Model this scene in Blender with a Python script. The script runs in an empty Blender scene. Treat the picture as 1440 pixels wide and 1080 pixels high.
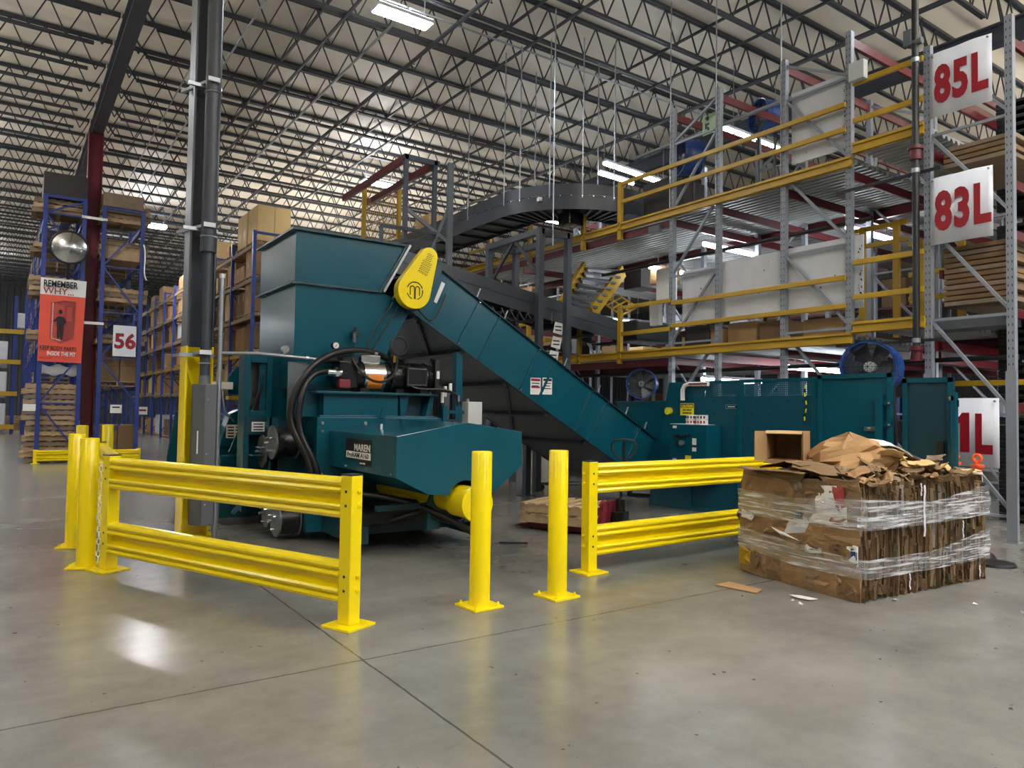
import bpy, bmesh, math, random
from math import radians as R, sin, cos, pi
from mathutils import Vector as V, Matrix

SC = bpy.context.scene
COL = SC.collection
rnd = random.Random(7)

# ------------------------------------------------------------------ camera
CAM_H = 1.55
F_PX = 1023.0
_yaw, _pitch, _roll = R(-34.785), R(2.102), R(0.929)
_w = V((-sin(_yaw) * cos(_pitch), cos(_yaw) * cos(_pitch), sin(_pitch)))
_r = V((cos(_yaw), sin(_yaw), 0))
_u = _r.cross(_w)
CR = _r * cos(_roll) + _u * sin(_roll)
CU = -_r * sin(_roll) + _u * cos(_roll)
EYE = V((0, 0, CAM_H))


def at(px, py, X=None, Y=None, Z=None):
    """the point of a known wall / floor / frame plane that the photograph shows at a pixel"""
    d = _w + CR * ((px - 720) / F_PX) - CU * ((py - 540) / F_PX)
    if X is not None:
        t = X / d.x
    elif Y is not None:
        t = Y / d.y
    else:
        t = (Z - CAM_H) / d.z
    return EYE + d * t


cam = bpy.data.cameras.new('camera')
cam.sensor_width = 36
cam.lens = F_PX / 1440 * 36
cam.clip_end = 300
cam.clip_start = 0.05
camo = bpy.data.objects.new('camera', cam)
COL.objects.link(camo)
m3 = Matrix((CR, CU, -_w)).transposed()
camo.matrix_world = Matrix.Translation(EYE) @ m3.to_4x4()
SC.camera = camo
SC.view_settings.view_transform = 'Standard'
SC.view_settings.look = 'None'
SC.view_settings.gamma = 1
SC.view_settings.use_curve_mapping = False
SC.view_settings.exposure = 1.2


# ------------------------------------------------------------------ materials
def srgb(r, g, b):
    def c(x):
        x /= 255
        return x / 12.92 if x <= .04045 else ((x + .055) / 1.055) ** 2.4
    return (c(r), c(g), c(b), 1)


def nd(nt, typ, **kw):
    n = nt.nodes.new(typ)
    for k, v in kw.items():
        if k in n.inputs:
            n.inputs[k].default_value = v
        else:
            setattr(n, k, v)
    return n


def mat(name, rgb, rough=.5, metal=0., var=.08, scale=6., bump=0., bscale=40., spec=.5, coat=0., rvar=.1):
    m = bpy.data.materials.new(name)
    m.use_nodes = True
    nt = m.node_tree
    b = nt.nodes['Principled BSDF']
    c = srgb(*rgb)
    b.inputs['Roughness'].default_value = rough
    b.inputs['Metallic'].default_value = metal
    b.inputs['Specular IOR Level'].default_value = spec
    b.inputs['Coat Weight'].default_value = coat
    tc = nd(nt, 'ShaderNodeTexCoord')
    nz = nd(nt, 'ShaderNodeTexNoise', Scale=scale, Detail=5.)
    nt.links.new(tc.outputs['Object'], nz.inputs['Vector'])
    if var:
        mx = nd(nt, 'ShaderNodeMix', data_type='RGBA')
        mx.inputs[6].default_value = tuple(x * (1 - var * 1.6) for x in c[:3]) + (1,)
        mx.inputs[7].default_value = tuple(min(1, x * (1 + var * 1.6)) for x in c[:3]) + (1,)
        nt.links.new(nz.outputs['Fac'], mx.inputs[0])
        nt.links.new(mx.outputs[2], b.inputs['Base Color'])
    else:
        b.inputs['Base Color'].default_value = c
    if rvar:
        mr = nd(nt, 'ShaderNodeMapRange')
        mr.inputs['To Min'].default_value = max(.03, rough - rvar)
        mr.inputs['To Max'].default_value = min(1, rough + rvar)
        nt.links.new(nz.outputs['Fac'], mr.inputs['Value'])
        nt.links.new(mr.outputs[0], b.inputs['Roughness'])
    if bump:
        n2 = nd(nt, 'ShaderNodeTexNoise', Scale=bscale, Detail=4.)
        nt.links.new(tc.outputs['Object'], n2.inputs['Vector'])
        bp = nd(nt, 'ShaderNodeBump', Strength=bump, Distance=.02)
        nt.links.new(n2.outputs['Fac'], bp.inputs['Height'])
        nt.links.new(bp.outputs[0], b.inputs['Normal'])
    return m


def emit(name, rgb, s):
    m = bpy.data.materials.new(name)
    m.use_nodes = True
    nt = m.node_tree
    b = nt.nodes['Principled BSDF']
    b.inputs['Base Color'].default_value = (.8, .8, .8, 1)
    b.inputs['Emission Color'].default_value = srgb(*rgb)
    b.inputs['Emission Strength'].default_value = s
    return m


def island_mat(name, cols, rough=.8, bump=.3, bscale=60):
    """cardboard whose sheets each take one of several colours"""
    m = mat(name, (150, 120, 85), rough, var=0, bump=bump, bscale=bscale, spec=.2, rvar=0)
    nt = m.node_tree
    b = nt.nodes['Principled BSDF']
    g = nd(nt, 'ShaderNodeNewGeometry')
    cr = nd(nt, 'ShaderNodeValToRGB')
    cr.color_ramp.interpolation = 'CONSTANT'
    el = cr.color_ramp.elements
    while len(el) < len(cols):
        el.new(1)
    for i, (p, c) in enumerate(cols):
        el[i].position = p
        el[i].color = srgb(*c)
    nt.links.new(g.outputs['Random Per Island'], cr.inputs[0])
    nt.links.new(cr.outputs[0], b.inputs['Base Color'])
    return m


M = {}
M['teal'] = mat('teal enamel', (10, 78, 94), .21, var=.05, scale=2, spec=.5, rvar=.04)
M['teal_dark'] = mat('dark teal enamel', (10, 56, 69), .4, var=.06, scale=2)  # darker teal for flanges, frames and back panels
M['yellow'] = mat('safety yellow enamel', (244, 218, 8), .22, var=.025, scale=3, rvar=.03)
M['yellow_rack'] = mat('worn yellow enamel', (184, 146, 26), .4, var=.1, scale=3)
M['red_steel'] = mat('red enamel steel', (88, 15, 25), .4, var=.1, scale=3)
M['dark_red'] = mat('dark red column paint', (112, 24, 40), .5, var=.08)
M['steel_grey'] = mat('dark grey painted steel', (54, 59, 68), .42, var=.06, scale=2)
M['joist'] = mat('grey joist paint', (50, 54, 60), .5, var=.08)
M['belt_steel'] = mat('charcoal conveyor enamel', (54, 59, 66), .35, var=.06, scale=2)
M['galv'] = mat('galvanised steel', (158, 163, 170), .38, metal=.7, var=.15, scale=12)
M['rack_grey'] = mat('grey rack enamel', (132, 138, 146), .4, var=.08)
M['chrome'] = mat('bright zinc', (215, 215, 215), .22, metal=1., var=.05)
M['blue_rack'] = mat('blue rack enamel', (30, 54, 128), .4, var=.08)
M['blue_fan'] = mat('blue fan enamel', (26, 66, 132), .3, var=.06)
M['black'] = mat('black rubber', (20, 20, 21), .45, var=.2)
M['black_gloss'] = mat('black motor enamel', (18, 18, 20), .28, var=.2)
M['hose'] = mat('black hydraulic hose', (24, 22, 23), .35, var=.2, bump=.2, bscale=90)
M['guard_plate'] = mat('grey guard plate', (96, 101, 106), .45, metal=.2, var=.06)
M['elec_box'] = mat('light grey cabinet enamel', (186, 190, 188), .45, var=.04)
M['white'] = mat('white board', (214, 218, 224), .5, var=.03)
M['sign_white'] = mat('white vinyl', (226, 230, 238), .45, var=.02)
M['white_scuffed'] = mat('scuffed white panel', (204, 206, 208), .6, var=.1, scale=3, bump=.1)
M['sign_red'] = mat('crimson lettering', (146, 8, 28), .5, var=.03)
M['ink'] = mat('black lettering', (14, 14, 16), .5, var=.05)
M['paper'] = mat('white paper', (232, 230, 226), .7, var=.04)
M['orange_vinyl'] = mat('orange red banner vinyl', (228, 84, 60), .45, var=.05, scale=2)
M['orange_dark'] = mat('dark red banner print', (148, 52, 48), .5, var=.05)
M['orange_mid'] = mat('mid red banner print', (186, 68, 56), .5, var=.05)
M['orange'] = mat('orange plastic', (240, 92, 40), .4, var=.04)
M['card'] = mat('kraft cardboard', (164, 131, 93), .8, var=.1, scale=4, bump=.1, spec=.2)
M['card_dark'] = mat('dull kraft cardboard', (128, 103, 75), .8, var=.12, scale=4, bump=.15, spec=.2)
M['card_light'] = mat('pale kraft cardboard', (206, 176, 124), .8, var=.08, scale=4, spec=.2)
M['tape'] = mat('tan carton tape', (196, 168, 124), .35, var=.05)
M['card_crush'] = mat('crushed kraft cardboard', (150, 120, 86), .75, var=.2, scale=9, bump=.7, bscale=16, spec=.25)
M['pale_green'] = mat('pale green board', (176, 208, 160), .5, var=.03)
M['wood'] = mat('weathered pallet wood', (180, 154, 120), .8, var=.2, scale=9, bump=.2, spec=.2)
M['wood_grey'] = mat('grey pallet wood', (138, 120, 100), .8, var=.2, scale=9, bump=.2, spec=.2)
M['deck'] = mat('galvanised decking', (170, 172, 172), .5, metal=.25, var=.08, scale=3)
M['film_white'] = mat('white wrapped load', (206, 208, 212), .35, var=.12, scale=5, bump=.2, bscale=14)
M['dark_board'] = mat('dark board', (52, 48, 46), .7, var=.2, scale=5)
M['fill_dim'] = emit('added lamp diffuser', (246, 250, 255), 10)  # weak underside of the large added lamps
M['lamp_far'] = emit('very bright led diffuser', (250, 250, 250), 125)
M['lamp'] = emit('led diffuser', (246, 250, 255), 60)
M['up_fill'] = emit('led uplight', (246, 248, 255), 14)  # glow added on top of the roof lamps to brighten the roof
M['up_fill_big'] = emit('large led uplight', (255, 247, 234), 52)  # stronger upward glow of the large added lamps out of view
M['up_fill_mid'] = emit('hidden led uplight', (255, 247, 234), 20)  # upward glow of the lamps added behind the hopper
M['tube'] = emit('fluorescent tube', (240, 248, 255), 26)
M['sticker_or'] = mat('orange sticker', (236, 138, 44), .4, var=.03)
M['kraft_paper'] = mat('kraft paper', (176, 140, 98), .75, var=.14, scale=5, bump=.6, bscale=9, spec=.2)
M['wall'] = mat('dark grey wall sheet', (74, 78, 84), .6, var=.06, scale=.6)
M['pump_red'] = mat('dull red jack paint', (120, 34, 44), .4, var=.12)
M['lens_yellow'] = mat('yellow push button', (226, 214, 40), .35, var=.03)
M['bale'] = island_mat('pressed cardboard edges', [(0, (142, 116, 86)), (.2, (104, 84, 62)), (.4, (172, 146, 112)), (.56, (78, 62, 48)),
                                                 (.7, (150, 124, 94)), (.85, (192, 170, 138)), (.95, (200, 196, 188)), (.98, (112, 122, 92))])


def floor_mat():
    m = bpy.data.materials.new('polished concrete')
    m.use_nodes = True
    nt = m.node_tree
    b = nt.nodes['Principled BSDF']
    geo = nd(nt, 'ShaderNodeNewGeometry')
    L = nt.links.new
    n1 = nd(nt, 'ShaderNodeTexNoise', Scale=.55, Detail=7., Roughness=.62)
    n2 = nd(nt, 'ShaderNodeTexNoise', Scale=5., Detail=6., Roughness=.65)
    n3 = nd(nt, 'ShaderNodeTexNoise', Scale=90., Detail=3.)
    mp = nd(nt, 'ShaderNodeMapping')
    mp.inputs['Scale'].default_value = (.35, 2.2, 1)
    mp.inputs['Rotation'].default_value = (0, 0, R(28))
    n4 = nd(nt, 'ShaderNodeTexNoise', Scale=1.3, Detail=4., Roughness=.55)
    L(geo.outputs['Position'], mp.inputs[0])
    L(mp.outputs[0], n4.inputs['Vector'])
    for n in (n1, n2, n3):
        L(geo.outputs['Position'], n.inputs['Vector'])
    def math_(op, a, bb=None):
        x = nd(nt, 'ShaderNodeMath', operation=op)
        for i, q in enumerate((a, bb)):
            if q is None:
                continue
            if isinstance(q, (int, float)):
                x.inputs[i].default_value = q
            else:
                L(q, x.inputs[i])
        return x.outputs[0]
    s = math_('ADD', math_('MULTIPLY', n1.outputs['Fac'], .55), math_('MULTIPLY', n2.outputs['Fac'], .12))
    s = math_('ADD', s, math_('MULTIPLY', n3.outputs['Fac'], .07))
    s = math_('ADD', s, math_('MULTIPLY', n4.outputs['Fac'], .1))
    cr = nd(nt, 'ShaderNodeValToRGB')
    el = cr.color_ramp.elements
    el[0].position, el[0].color = .2, srgb(72, 72, 68)
    el[1].position, el[1].color = .8, srgb(172, 170, 162)
    L(s, cr.inputs[0])
    # saw-cut joints on the slab grid
    sep = nd(nt, 'ShaderNodeSeparateXYZ')
    L(geo.outputs['Position'], sep.inputs[0])
    def joint(sock, off, step):
        wob = math_('MULTIPLY', math_('SUBTRACT', n2.outputs['Fac'], .5), .025)
        a = math_('ADD', math_('ADD', sock, wob), 1000 * step - off)
        a = math_('MODULO', a, step)
        a = math_('MINIMUM', a, math_('SUBTRACT', step, a))
        return math_('LESS_THAN', a, .007)
    j = math_('MAXIMUM', joint(sep.outputs[0], 1.86, 7.2), joint(sep.outputs[1], 4.24, 7.05))
    # black tyre scuffs and drips
    vo = nd(nt, 'ShaderNodeTexNoise', Scale=2.6, Detail=2.)
    L(geo.outputs['Position'], vo.inputs['Vector'])
    vo2 = nd(nt, 'ShaderNodeTexNoise', Scale=16., Detail=1.)
    L(geo.outputs['Position'], vo2.inputs['Vector'])
    sp = math_('MULTIPLY', math_('GREATER_THAN', vo.outputs['Fac'], .6), math_('GREATER_THAN', vo2.outputs['Fac'], .72))
    k = math_('MAXIMUM', math_('MULTIPLY', j, .72), math_('MULTIPLY', sp, .7))
    mx = nd(nt, 'ShaderNodeMix', data_type='RGBA')
    L(k, mx.inputs[0])
    L(cr.outputs[0], mx.inputs[6])
    mx.inputs[7].default_value = srgb(46, 44, 40)
    L(mx.outputs[2], b.inputs['Base Color'])
    mr = nd(nt, 'ShaderNodeMapRange')
    mr.inputs['From Min'].default_value = .0
    mr.inputs['From Max'].default_value = 1.
    mr.inputs['To Min'].default_value = .19
    mr.inputs['To Max'].default_value = .262
    L(math_('ADD', math_('MULTIPLY', n1.outputs['Fac'], .85), math_('MULTIPLY', n4.outputs['Fac'], .15)), mr.inputs['Value'])
    L(mr.outputs[0], b.inputs['Roughness'])
    b.inputs['Specular IOR Level'].default_value = .5
    return m


def film_mat():
    """clear stretch film: mostly see-through, glossy, streaked where it is bunched"""
    m = bpy.data.materials.new('clear stretch film')
    m.use_nodes = True
    nt = m.node_tree
    L = nt.links.new
    nt.nodes.remove(nt.nodes['Principled BSDF'])
    out = nt.nodes['Material Output']
    tc = nd(nt, 'ShaderNodeTexCoord')
    mp = nd(nt, 'ShaderNodeMapping')
    mp.inputs['Scale'].default_value = (1.2, 1.2, 22)
    L(tc.outputs['Object'], mp.inputs[0])
    nz = nd(nt, 'ShaderNodeTexNoise', Scale=2.2, Detail=6., Roughness=.65)
    L(mp.outputs[0], nz.inputs['Vector'])
    cr = nd(nt, 'ShaderNodeValToRGB')
    cr.color_ramp.elements[0].position = .47
    cr.color_ramp.elements[0].color = (.1, .1, .1, 1)
    cr.color_ramp.elements[1].position = .64
    cr.color_ramp.elements[1].color = (.8, .8, .8, 1)
    L(nz.outputs['Fac'], cr.inputs[0])
    tr = nd(nt, 'ShaderNodeBsdfTransparent')
    df = nd(nt, 'ShaderNodeBsdfDiffuse')
    df.inputs['Color'].default_value = (.85, .85, .87, 1)
    gl = nd(nt, 'ShaderNodeBsdfGlossy', Roughness=.16)
    bp = nd(nt, 'ShaderNodeBump', Strength=.5, Distance=.02)
    L(nz.outputs['Fac'], bp.inputs['Height'])
    L(bp.outputs[0], gl.inputs['Normal'])
    m1 = nd(nt, 'ShaderNodeMixShader')
    L(cr.outputs[0], m1.inputs[0])
    L(tr.outputs[0], m1.inputs[1])
    L(df.outputs[0], m1.inputs[2])
    m2 = nd(nt, 'ShaderNodeMixShader')
    m2.inputs[0].default_value = .16
    L(m1.outputs[0], m2.inputs[1])
    L(gl.outputs[0], m2.inputs[2])
    L(m2.outputs[0], out.inputs['Surface'])
    return m


def perf_mat():
    """perforated teal sheet: punched holes let what is behind show"""
    m = mat('perforated teal sheet', (14, 82, 102), .35, var=.05, scale=2)
    nt = m.node_tree
    L = nt.links.new
    b = nt.nodes['Principled BSDF']
    geo = nd(nt, 'ShaderNodeNewGeometry')
    sep = nd(nt, 'ShaderNodeSeparateXYZ')
    L(geo.outputs['Position'], sep.inputs[0])
    def mm(op, a, c):
        x = nd(nt, 'ShaderNodeMath', operation=op)
        for i, q in enumerate((a, c)):
            if isinstance(q, (int, float)):
                x.inputs[i].default_value = q
            else:
                L(q, x.inputs[i])
        return x.outputs[0]
    def cell(s):
        a = mm('MODULO', mm('ADD', s, 100.), .03)
        return mm('ABSOLUTE', mm('SUBTRACT', a, .015), 0)
    d = mm('ADD', mm('POWER', cell(sep.outputs[1]), 2.), mm('POWER', cell(sep.outputs[2]), 2.))
    hole = mm('LESS_THAN', d, .0085 ** 2)
    L(mm('SUBTRACT', 1., hole), b.inputs['Alpha'])
    return m


def roof_mat():
    m = mat('white roof insulation facing', (222, 214, 200), .45, var=.05, scale=.8, bump=.25, bscale=1.2, rvar=.08)
    return m


M['floor'] = floor_mat()
M['film'] = film_mat()
M['perf'] = perf_mat()
M['roof'] = roof_mat()


# ------------------------------------------------------------------ mesh builder
class MB:
    def __init__(self):
        self.v, self.f, self.mi = [], [], []
        self.cur = 0

    def poly(self, pts, faces):
        o = len(self.v)
        self.v += [V(p) for p in pts]
        for f in faces:
            self.f.append([i + o for i in f])
            self.mi.append(self.cur)
        return self

    def m(self, i):
        self.cur = i
        return self

    def box(self, x0, x1, y0, y1, z0, z1):
        p = [(x, y, z) for z in (z0, z1) for y in (y0, y1) for x in (x0, x1)]
        return self.poly(p, [(0, 2, 3, 1), (4, 5, 7, 6), (0, 1, 5, 4), (2, 6, 7, 3), (0, 4, 6, 2), (1, 3, 7, 5)])

    def bar(self, a, b, w, h, up=(0, 0, 1)):
        a, b = V(a), V(b)
        d = (b - a).normalized()
        up = V(up)
        s = d.cross(up)
        if s.length < 1e-4:
            s = d.cross(V((1, 0, 0)))
        s.normalize()
        t = s.cross(d).normalized()
        p = [q + s * (i * w / 2) + t * (j * h / 2) for q in (a, b) for j in (-1, 1) for i in (-1, 1)]
        return self.poly(p, [(0, 2, 3, 1), (4, 5, 7, 6), (0, 1, 5, 4), (2, 6, 7, 3), (0, 4, 6, 2), (1, 3, 7, 5)])

    def prism(self, pts, vec):
        """closed outline swept along vec"""
        vec = V(vec)
        n = len(pts)
        a = [V(p) for p in pts]
        fs = [tuple(range(n))[::-1], tuple(range(n, 2 * n))] + [(i, (i + 1) % n, n + (i + 1) % n, n + i) for i in range(n)]
        return self.poly(a + [p + vec for p in a], fs)

    def strip(self, pts, vec, closed=False):
        """open outline swept along vec, one sheet thick"""
        n = len(pts)
        a = [V(p) for p in pts]
        fs = [(i, (i + 1) % n, n + (i + 1) % n, n + i) for i in range(n if closed else n - 1)]
        return self.poly(a + [p + V(vec) for p in a], fs)

    def quad(self, *p):
        return self.poly(p, [tuple(range(len(p)))])

    def tube(self, pts, r, n=10, caps=True):
        pts = [V(p) for p in pts]
        rs = r if isinstance(r, (list, tuple)) else [r] * len(pts)
        o = []
        ref = None
        for i, p in enumerate(pts):
            d = (pts[min(i + 1, len(pts) - 1)] - pts[max(i - 1, 0)]).normalized()
            if ref is None:
                ref = d.orthogonal().normalized()
            ref = (ref - d * ref.dot(d)).normalized()
            q = d.cross(ref)
            o += [p + (ref * cos(2 * pi * k / n) + q * sin(2 * pi * k / n)) * rs[i] for k in range(n)]
        fs = [(i * n + k, i * n + (k + 1) % n, (i + 1) * n + (k + 1) % n, (i + 1) * n + k) for i in range(len(pts) - 1) for k in range(n)]
        if caps:
            fs += [tuple(range(n))[::-1], tuple(range((len(pts) - 1) * n, len(pts) * n))]
        return self.poly(o, fs)

    def cyl(self, a, b, r, n=20, r2=None):
        return self.tube([a, b], [r, r if r2 is None else r2], n)

    def build(self, name, ms, parent=None, smooth=False, bevel=0., seg=2, label=None):
        me = bpy.data.meshes.new(name)
        off = ORG.get(parent.name, V((0, 0, 0))) if parent else V((0, 0, 0))
        me.from_pydata([tuple(p - off) for p in self.v], [], self.f)
        for q in (ms if isinstance(ms, (list, tuple)) else [ms]):
            me.materials.append(M[q] if isinstance(q, str) else q)
        me.polygons.foreach_set('material_index', self.mi)
        me.update()
        bm = bmesh.new()
        bm.from_mesh(me)
        bmesh.ops.recalc_face_normals(bm, faces=bm.faces)
        bm.to_mesh(me)
        bm.free()
        if smooth:
            me.shade_smooth()
            me.set_sharp_from_angle(angle=R(38))
        o = bpy.data.objects.new(name, me)
        COL.objects.link(o)
        if parent:
            o.parent = parent
            ORG[o.name] = off
        if bevel:
            b = o.modifiers.new('edge', 'BEVEL')
            b.width = bevel
            b.segments = seg
            b.limit_method = 'ANGLE'
            b.angle_limit = R(40)
        if label:
            o['label'] = label
        return o


ORG = {}


def tag(o, label, cat, group=None, kind=None):
    if label:
        o['label'] = label
    if cat:
        o['category'] = cat
    if group:
        o['group'] = group
    if kind:
        o['kind'] = kind
    return o


def thing(name, label, cat, loc=(0, 0, 0), group=None, rotz=0, local=False):
    """an Empty at the thing's base; parts are given in world coordinates unless local"""
    o = bpy.data.objects.new(name, None)
    COL.objects.link(o)
    o.empty_display_size = .1
    o.location = loc
    o.rotation_euler = (0, 0, rotz)
    ORG[o.name] = V((0, 0, 0)) if local else V(loc)
    return tag(o, label, cat, group)


KIDS = {}


def kids(o):
    return [c for c in o.children]


def dup(root, loc, rotz=0, label=None, group=None):
    r = root.copy()
    COL.objects.link(r)
    r.location = loc
    r.rotation_euler = (0, 0, rotz)
    if label:
        r['label'] = label
    if group:
        r['group'] = group
    for ch in list(root.children):
        c = ch.copy()
        COL.objects.link(c)
        c.parent = r
        for g in list(ch.children):
            d = g.copy()
            COL.objects.link(d)
            d.parent = c
    return r


def struct(mb, name, ms, **kw):
    o = mb.build(name, ms, **kw)
    o['kind'] = 'structure'
    return o


def lettering(s, size, origin, ex, ey, name, ms, parent=None, depth=.002, bold=0., xs=1., align='LEFT', wrap=1.0):
    """flat raised lettering: baseline origin, ex = reading direction, ey = up"""
    cu = bpy.data.curves.new('lettering', 'FONT')
    cu.body = s
    cu.size = size
    cu.extrude = depth
    cu.offset = bold
    cu.align_x = align
    cu.space_character = wrap
    cu.resolution_u = 3
    t = bpy.data.objects.new('lettering_src', cu)
    COL.objects.link(t)
    dg = bpy.context.evaluated_depsgraph_get()
    me = bpy.data.meshes.new_from_object(t.evaluated_get(dg))
    bpy.data.objects.remove(t)
    bpy.data.curves.remove(cu)
    ex, ey = V(ex).normalized(), V(ey).normalized()
    ez = ex.cross(ey)
    off = ORG.get(parent.name, V((0, 0, 0))) if parent else V((0, 0, 0))
    mt = Matrix((ex * xs, ey, ez)).transposed().to_4x4()
    mt.translation = V(origin) - off
    me.transform(mt)
    me.name = name
    me.materials.clear()
    me.materials.append(M[ms])
    o = bpy.data.objects.new(name, me)
    COL.objects.link(o)
    if parent:
        o.parent = parent
        ORG[o.name] = off
    return o


def arc(c, r, a0, a1, n, ax=V((1, 0, 0)), ay=V((0, 0, 1))):
    return [V(c) + ax * (r * cos(a0 + (a1 - a0) * i / n)) + ay * (r * sin(a0 + (a1 - a0) * i / n)) for i in range(n + 1)]


def bez(p0, p1, p2, p3, n=14):
    p0, p1, p2, p3 = map(V, (p0, p1, p2, p3))
    return [p0 * (1 - t) ** 3 + p1 * (3 * t * (1 - t) ** 2) + p2 * (3 * t * t * (1 - t)) + p3 * t ** 3 for t in [i / n for i in range(n + 1)]]
WORLD_S = .07
# ------------------------------------------------------------------ world: even fill glow in place of the unbuilt rest of the warehouse
w = bpy.data.worlds.new('world')
SC.world = w
w.use_nodes = True
w.node_tree.nodes['Background'].inputs[0].default_value = (.92, .9, .86, 1)
w.node_tree.nodes['Background'].inputs[1].default_value = WORLD_S

# ------------------------------------------------------------------ setting
struct(MB().box(-24, 46, -16, 62, -.2, 0), 'floor', 'floor')
struct(MB().box(-24, 46, -16, 62, 10.4, 10.6), 'ceiling', 'roof')
b = MB()
for i in range(175):
    x = -24 + i * .4
    b.prism([(x, 62, 0), (x + .05, 61.95, 0), (x + .2, 61.95, 0), (x + .25, 62, 0)], (0, 0, 10.4))
b.box(-24, 46, 62, 62.2, 0, 10.4)
struct(b, 'wall_back', 'wall')
b = MB()
for i in range(195):
    y = -16 + i * .4
    b.prism([(46, y, 0), (45.95, y + .05, 0), (45.95, y + .2, 0), (46, y + .25, 0)], (0, 0, 10.4))
b.box(46, 46.2, -16, 62, 0, 10.4)
struct(b, 'wall_right', 'wall')

# girders under the joists, along Y
GX = (-12.6, 1.85, 16.3, 30.7)


def girder(x, label):
    t = thing('roof_girder', label, 'roof girder', (x, -14, 9.1), 'roof girders')
    MB().box(x - .02, x + .02, -14, 61.8, 9.16, 9.5).build('girder_web', 'steel_grey', t)
    MB().box(x - .14, x + .14, -14, 61.8, 9.12, 9.16).build('bottom_flange', 'steel_grey', t)
    MB().box(x - .14, x + .14, -14, 61.8, 9.5, 9.54).build('top_flange', 'steel_grey', t)
    return t


girder(1.85, 'long dark grey roof girder resting on the round-piped grey column and the dark red column')
girder(16.3, 'dark grey roof girder above the yellow-edged mezzanine racks')

# open web joists along X, every 1.5 m, one per bay
JZ0, JZ1 = 9.58, 10.32


def joist(x0, x1, label):
    t = thing('roof_joist', label, 'roof joist', (0, 0, 0), 'open web roof joists', local=True)
    MB().box(x0, x1, -.06, -.012, JZ1 - .012, JZ1 + .06).box(x0, x1, .012, .06, JZ1 - .012, JZ1 + .06).build('top_chord', 'joist', t)
    MB().box(x0 + .5, x1 - .5, -.05, -.01, JZ0 - .05, JZ0 + .01).box(x0 + .5, x1 - .5, .01, .05, JZ0 - .05, JZ0 + .01).build('bottom_chord', 'joist', t)
    b = MB()
    n = round((x1 - x0) / .69)
    p = (x1 - x0) / n
    for i in range(n):
        b.bar((x0 + i * p, 0, JZ1), (x0 + (i + .5) * p, 0, JZ0), .026, .026)
        b.bar((x0 + (i + .5) * p, 0, JZ0), (x0 + (i + 1) * p, 0, JZ1), .026, .026)
    b.bar((x0, 0, JZ1), (x0 + .5, 0, JZ0), .04, .04)
    b.build('web', 'joist', t)
    return t


JL = 'dark open web joist under the pale roof %s'
for x0, x1, wh, lo in ((-12.6, 1.85, 'left of the long girder', 12.4), (1.85, 16.3, 'between the two long girders', 3.4), (16.3, 30.7, 'beyond the mezzanine girder', 3.4)):
    first = None
    y = -2.6
    ys = []
    while y < 61:
        if y >= lo:
            ys.append(y)
        y += 1.5
    for y in ys:
        if first is None:
            first = joist(x0 + .02, x1 - .02, JL % wh)
            first['group'] = 'roof joists ' + wh
            first.location = (0, y, 0)
        else:
            dup(first, (0, y, 0))


def pipe_run(name, label, cat, pts, r, ms, n=8, group=None):
    return tag(MB().tube(pts, r, n).build(name, ms, None, smooth=True), label, cat, group)


# horizontal bridging and services that run along Y under the roof
for x, lb in ((-5.5, 'thin roof bridging bar at the far left of the roof'), (5.4, 'roof bridging bar just right of the round-piped grey column'),
              (9.1, 'roof bridging bar above the green hopper'), (12.7, 'roof bridging bar above the curved dark conveyor')):
    t = thing('joist_bridging', lb, 'bridging', (x, -2, JZ0), 'joist bridging')
    MB().box(x - .025, x + .025, -2, 61, JZ0 - .1, JZ0 - .052).build('lower_angle', 'joist', t)
    MB().box(x - .025, x + .025, -2, 61, JZ1 - .08, JZ1 - .03).build('upper_angle', 'joist', t)
for x, r, ms, lb in ((7.3, .045, 'joist', 'dark sprinkler pipe under the roof left of the bright near roof lamp'),
                     (14.3, .055, 'joist', 'thick dark sprinkler main under the roof above the mezzanine racks'),
                     (-1.6, .05, 'joist', 'dark sprinkler pipe under the roof left of the long girder')):
    t = thing('sprinkler_pipe', lb, 'sprinkler pipe', (x, -2, 9.4), 'sprinkler pipes')
    MB().cyl((x, 2.5, 9.42), (x, 61, 9.42), r, 8).build('pipe', ms, t, smooth=True)
    b = MB()
    for k in range(16):
        y = 5 + k * 3.2
        b.cyl((x, y, 9.42 - r), (x, y, 9.42 - r - .09), .014, 6).cyl((x, y, 9.3 - r + .02), (x, y, 9.3 - r + .03), .03, 8)
    b.build('sprinkler_head', 'chrome', t)
    MB().bar((x, 2.5, 9.5), (x, 2.5, 9.56), .03, .03).build('hanger', ms, t)
pipe_run('electrical_conduit', 'thin galvanised conduit that bends across the roof beside the grey column', 'conduit',
         [(3.9, 34, 9.5), (3.9, 13.2, 9.5), (4.05, 12.95, 9.5), (4.3, 12.85, 9.5), (16, 12.85, 9.5)], .022, 'galv')
pipe_run('electrical_conduit', 'thin galvanised conduit that runs straight under the roof towards the far wall', 'conduit',
         [(3.3, 40, 9.5), (3.3, 9, 9.5)], .018, 'galv')
pipe_run('electrical_conduit', 'pair of grey conduit lines leading to the bright near roof lamp', 'conduit',
         [(6.3, 40, 9.5), (6.3, 13.0, 9.5), (6.25, 12.7, 9.4)], .03, 'galv')


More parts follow.
